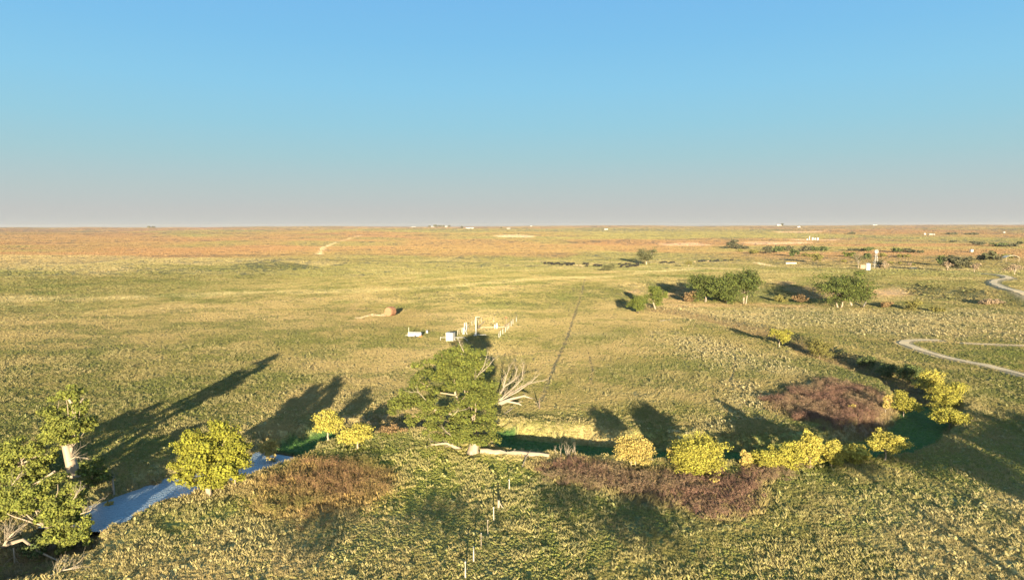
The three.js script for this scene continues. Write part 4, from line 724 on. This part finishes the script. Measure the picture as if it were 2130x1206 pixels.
// grey box and pipework of the well pad
{
  const p = at(937, 709), g = thing('tank_box', p, -.25);
  part('body', box(2.0, 2.1, 1.8, 0, 1.1, 0), greyPaint, g); part('lid', box(2.1, .1, 1.9, 0, 2.2, 0), galv, g); part('door', box(.9, 1.6, .03, -.3, 1.0, .915), MT([.58, .53, .45]), g); part('vent', box(1.0, .18, .6, .3, 2.33, -.2), darkMetal, g);
  tag(g, 'square pale grey equipment box behind the largest tree', 'equipment box');
  const pipes = thing('pipe_rail', at(945, 708)); const P = (a, b, r = .05) => rod(V(...a), V(...b), r);
  part('rail', mergeGeometries([P([-3.6, .9, .6], [-2.2, .9, .6]), P([-3.6, .0, .6], [-3.6, 1.05, .6]), P([-.2, .9, .6], [2.6, .9, .6]), P([2.6, .9, .6], [3.6, .1, 1.2]), P([1, 0, .6], [1, 1.0, .6]), P([.4, .1, 1.3], [-.1, .9, .6])]), white, pipes);
  tag(pipes, 'white pipe railing either side of the grey equipment box', 'railing');
}
{
  const p = at(990, 698), g = thing('tall_post', p);
  part('post', rod(V(0, -.1, 0), V(0, 5.2, 0), .13, .11), white, g); part('arm', rod(V(-.05, 5.15, 0), V(1.1, 5.2, 0), .05), white, g); part('base', mergeGeometries([box(.55, .9, .5, -.05, .4, 0), box(.8, .25, .6, -.2, .12, .1)]), white, g); part('valve', new THREE.TorusGeometry(.25, .07, 6, 14).translate(.75, 2.3, .1), darkMetal, g);
  tag(g, 'tallest white post with a short arm by the pen', 'post');
  const b = thing('ground_pipe', at(993, 698)); part('pipe', rod(V(0, .25, 0), V(2.9, .25, 0), .09), white, b); part('foot', mergeGeometries([box(.1, .3, .1, .3, .12, 0), box(.1, .3, .1, 2.6, .12, 0)]), white, b); tag(b, 'white pipe lying low at the foot of the tall arm post', 'pipe');
}
[[979, 681, 1.6, 2.6, .5, 'double white post standing left of the tall arm post'], [963, 690, 1.9, 2.0, .3, 'pair of short white posts right of the grey box']].forEach(([x, y, h1, h2, gap, label], i) => { const g = thing('pipe_posts', at(i ? x : 966, i ? y + 6 : y + 9)); for (const [dx, h] of [[0, h2], [gap, h2 * 1.05]]) part('post', rod(V(dx, -.1, 0), V(dx, h, 0), .11), white, g); part('brace', rod(V(gap, h1, 0), V(gap + (i ? .9 : .3), i ? 0 : h1, .1), .06), white, g); tag(g, label, 'posts'); });
{ const g = thing('pump_head', at(1029, 684)); for (const dx of [0, .45, .75]) part('pipe', rod(V(dx, -.1, 0), V(dx, dx ? 1.75 : 1.4, 0), .1), white, g); part('crossbar', rod(V(-.2, .9, 0), V(1.0, .95, 0), .07), white, g); tag(g, 'cluster of pale upright pipes in the middle of the pen', 'pipes'); }
{ const g = thing('sign_post', at(1053, 672)); part('post', rod(V(0, -.1, 0), V(0, 1.9, 0), .05), oldWood, g); part('cross', mergeGeometries([box(.9, .14, .06, 0, 1.75, .06), box(.14, .7, .06, 0, 1.8, .125)]), rusty, g); tag(g, 'thin post with a small rusty cross behind the pen', 'post'); }
// pen posts and rails
{
  const back = [[982, 678], [987, 675], [995, 672], [1001, 670], [966, 682], [973, 685], [960, 693], [955, 695], [951, 698], [1027, 671]], side = [[1038, 703], [1041, 700], [1046, 696], [1051, 692], [1055, 687], [1058, 684], [1063, 679], [1067, 674], [1074, 669]];
  back.forEach(([x, y], i) => { const g = thing('pen_post', at(x, y)); part('post', rod(V(0, -.1, 0), V(rr(-.08, .08), rr(1.1, 1.6), 0), .065), cream, g); part('cap', new THREE.SphereGeometry(.075, 8, 6).translate(0, 1.45, 0), white, g); tag(g, 'short white post on the left side of the pen', 'pen post', 'white posts on the left side of the pen'); });
  side.forEach(([x, y], i) => { const g = thing('pen_post', at(x, y)); part('post', rod(V(0, -.1, 0), V(rr(-.08, .08), rr(1.2, 1.7), 0), .07), white, g); part('cap', new THREE.SphereGeometry(.08, 8, 6).translate(0, 1.55, 0), white, g); tag(g, 'white post in the slanting row on the right side of the pen', 'pen post', 'white posts on the right side of the pen'); });
  const rail = (a, b, label) => { const p = at(...a), q = at(...b).sub(p), g = thing('pen_rail', p); part('rail', rod(V(0, .45, 0), q.clone().add(V(0, .45, 0)), .11), MT([.55, .38, .24]), g); part('foot', mergeGeometries([.1, .5, .9].map(t => box(.12, .5, .12, q.x * t, q.y * t + .22, q.z * t))), oldWood, g); tag(g, label, 'rail'); };
  rail([995, 684], [1050, 683], 'low pinkish rail crossing the middle of the pen'); rail([995, 682], [1008, 671], 'low rail slanting along the left of the pen'); rail([1047, 682], [1060, 674], 'low rail slanting along the right of the pen');
}
// windmill yard
{
  const p = at(1822, 557), g = thing('windmill', p), h = heightAt(p, 1822, 524), F = 1.5, T = .25;
  for (const [sx, sz] of [[-1, -1], [1, -1], [-1, 1], [1, 1]]) part('leg', rod(V(sx * F, -.1, sz * F), V(sx * T, h, sz * T), .09, .07, 6), galv, g);
  const br = []; for (let k = 1; k < 6; k++) { const t = k / 6, f = F + (T - F) * t, t2 = (k - 1) / 6, f2 = F + (T - F) * t2; for (const s of [-1, 1]) { br.push(rod(V(-f, h * t, s * f), V(f, h * t, s * f), .045, .045, 5), rod(V(s * f, h * t, -f), V(s * f, h * t, f), .045, .045, 5), rod(V(-f2, h * t2, s * f2), V(f, h * t, s * f), .035, .035, 5)); } }
  part('brace', mergeGeometries(br), galv, g);
  const hub = V(0, h + .4, .7), wheel = part('wheel', new THREE.TorusGeometry(1.35, .05, 5, 28).translate(hub.x, hub.y, hub.z), galv, g);
  for (let k = 0; k < 18; k++) { const b = new THREE.BoxGeometry(.26, .95, .03); b.rotateY(.5); b.translate(0, .88, 0); b.rotateZ(k / 18 * 6.283); b.translate(hub.x, hub.y, hub.z); part('blade', b, galv, wheel); }
  part('gearbox', mergeGeometries([box(.3, .4, 1.0, 0, h + .4, .2), rod(V(0, h + .4, 0), V(0, h + .5, -1.6), .04)]), galv, g); part('tail_vane', box(.04, .8, 1.1, 0, h + .5, -2), white, g);
  tag(g, 'lattice windmill standing in the yard right of the white tank', 'windmill');
}
{ const p = at(1806, 562), g = thing('water_tank', p), h = heightAt(p, 1806, 548); part('shell', new THREE.CylinderGeometry(1.3, 1.3, h, 28).translate(0, h / 2, 0), white, g); part('roof', new THREE.ConeGeometry(1.38, .45, 28).translate(0, h + .22, 0), galv, g); part('pipe', rod(V(1.2, .2, .8), V(1.2, h, .8), .07), galv, g); part('band', new THREE.TorusGeometry(1.31, .04, 5, 28).rotateX(Math.PI / 2).translate(0, h * .55, 0), galv, g); tag(g, 'upright white tank in the windmill yard', 'tank'); }
{ const g = thing('yard_wall', at(1797, 559)); part('wall', box(4.2, 2.4, .35, 0, 1.2, 0), MT([.5, .27, .17], .95), g); part('coping', box(4.35, .15, .5, 0, 2.47, 0), MT([.55, .42, .3], .95), g); tag(g, 'low reddish wall left behind the white tank', 'wall'); }
function trough(name, label, x, y, w, h, d, n) { const g = thing(name, at(x, y)); part('side', mergeGeometries([box(w, h, .12, 0, h * .55, d / 2), box(w, h, .12, 0, h * .55, -d / 2), box(.12, h, d - .12, -w / 2 + .06, h * .55, 0), box(.12, h, d - .12, w / 2 - .06, h * .55, 0)]), cream, g); part('bottom', box(w - .3, .1, d - .14, 0, .35, 0), oldWood, g); for (let i = 0; i < n; i++) part('leg', box(.18, .4, d, -w / 2 + .4 + (w - .8) * i / (n - 1), .12, 0), oldWood, g); tag(g, label, 'trough'); }
trough('feed_bunk', 'long low white feed bunk in the pasture left of the windmill', 1646, 549, 8.6, 1.15, 1.2, 5); trough('feed_bunk', 'short low white trough right of the windmill yard', 1901, 559, 4.2, .85, 1.1, 3);
{ const p = at(2103, 545), g = thing('open_shed', p), W = 5.2, hh = 3.6; const a = new THREE.Shape([new THREE.Vector2(-W, 0), new THREE.Vector2(-W * .55, 1.5), new THREE.Vector2(W * .3, 1.7), new THREE.Vector2(W, .2), new THREE.Vector2(W, 0), new THREE.Vector2(W * .3, 1.5), new THREE.Vector2(-W * .55, 1.3)]); part('roof', new THREE.ExtrudeGeometry(a, { depth: 5, bevelEnabled: false }).translate(0, hh, -2.5), cream, g); for (const x of [-W + .3, W - .3]) for (const z of [-2.2, 2.2]) part('post', rod(V(x, -.1, z), V(x, hh, z), .12), oldWood, g); tag(g, 'open shed with a pale bowed roof at the far right', 'shed'); }
{ const g = thing('white_box', at(2022, 524)); part('body', box(2.6, 2.6, 2.2, 0, 1.3, 0), white, g); part('lid', box(2.8, .2, 2.4, 0, 2.7, 0), galv, g); tag(g, 'small white box alone in the pasture above the big brown tree', 'box'); }
// far tanks, sheds and farmsteads
function tankAt(x, y, w, top, label, group) { const p = at(x, y), g = thing('oil_tank', p), k = perPx(p), r = w * k / 2, h = heightAt(p, x, top); part('shell', new THREE.CylinderGeometry(r, r, h, 20).translate(0, h / 2, 0), white, g); part('roof', new THREE.ConeGeometry(r * 1.03, h * .1, 20).translate(0, h * 1.05, 0), galv, g); tag(g, label, 'tank', group); }
tankAt(1691, 499, 3.2, 494, 'left white tank of the three right of the thin mast'); tankAt(1696, 499, 2.6, 495, 'middle white tank of the three right of the thin mast'); tankAt(1701.5, 499, 4, 494.6, 'right and widest white tank of the three'); tankAt(1680, 499, 2.6, 496.6, 'short white tank left of the thin mast');
{ const p = at(1684.5, 499), g = thing('mast', p), h = heightAt(p, 1684.5, 492); part('pole', rod(V(0, 0, 0), V(0, h, 0), .9, .7), white, g); part('cap', new THREE.SphereGeometry(1, 10, 8).translate(0, h, 0), white, g); tag(g, 'thin tall white mast beside the three far tanks', 'mast'); }
// a place on the skyline by its column and its distance
const afar = (x, D = 4700) => { const d = ray(x, 470), l = Math.hypot(d.x, d.z); return onGround(d.x / l * D, d.z / l * D); };
function farHouse(x, y, w, top, label, pal) {
  const sky = y < 470 || y === 472.5, p = sky ? afar(x) : at(x, y), g = thing('far_building', p), k = perPx(p), W = w * k, h = Math.max(2.2, (y - top) * k * .8), D = Math.min(W * .6, 14);
  part('wall', box(W, h * .62, D, 0, h * .31, 0), pal || white, g);
  const s = new THREE.Shape([new THREE.Vector2(-D * .56, 0), new THREE.Vector2(D * .56, 0), new THREE.Vector2(0, h * .4)]); part('roof', new THREE.ExtrudeGeometry(s, { depth: W * 1.06, bevelEnabled: false }).rotateY(Math.PI / 2).translate(-W * .53, h * .622, 0), galv, g);
  part('door', box(W * .16, h * .45, .12, W * .15, h * .23, D / 2 + .06), darkMetal, g);
  tag(g, label, 'building');
}
farHouse(1621, 467.5, 9, 464, 'long white building on the skyline at the right of centre'); farHouse(1662, 473, 5, 470, 'small white peaked building just under the skyline'); farHouse(977, 475, 16, 472.6, 'long white shed under the skyline at centre'); farHouse(1261, 477.5, 7, 475, 'white building of three bays right of centre'); farHouse(900, 468.6, 7, 466, 'white house among the skyline trees'); farHouse(928, 468.8, 5, 466, 'white house right of the skyline trees'); farHouse(860, 468.6, 9, 466.4, 'pale long roof left of the skyline trees'); farHouse(1938, 488, 10, 486, 'long white building on the right hillside'); farHouse(1925, 488, 2.6, 484.5, 'white upright silo shape left of the right hillside building'); farHouse(2090, 484, 3, 482, 'tiny white shed at the upper right'); farHouse(46, 472.5, 4, 470.4, 'tiny white building on the left skyline'); farHouse(1105, 468, 3, 466, 'white upright shed on the skyline right of centre'); farHouse(1058, 475.5, 7, 474, 'pale low roof near the skyline between the centre buildings'); farHouse(1820, 469, 8, 467.4, 'faint white building on the right skyline');
[[893, 468.6, 465, 6], [905, 468.6, 464, 9], [914, 468.6, 464.6, 9], [922, 468.6, 465, 6], [934, 468.8, 465.4, 5], [309, 471, 467.8, 7], [318, 471, 468.4, 9], [1627.5, 467.6, 462.8, 5], [961, 475, 472, 4], [1043, 475, 473, 5]].forEach(([x, y, top, w], i) => tree({ px: x, py: y, pos: y < 472 ? afar(x) : at(x, y), h: (y - top) * 4700 / FPX, w, pal: 'dusk', bark: 'dark', cb: .05, n: 6, count: 160, name: 'far_tree', seed: 900 + i, label: ['dark tree at the left end of the central skyline farmstead', 'broadest dark tree of the central skyline farmstead', 'dark tree at the middle of the central skyline farmstead', 'narrow dark tree between the two farmstead houses on the skyline', 'dark tree at the right end of the central skyline farmstead', 'left of two dark specks of trees on the left skyline', 'right of two dark specks of trees on the left skyline', 'dark tree beside the long white skyline building', 'dark bush at the left end of the long white central shed', 'dark bush left of the pale low roof near the skyline'][i] }));

renderer.render(scene, camera);
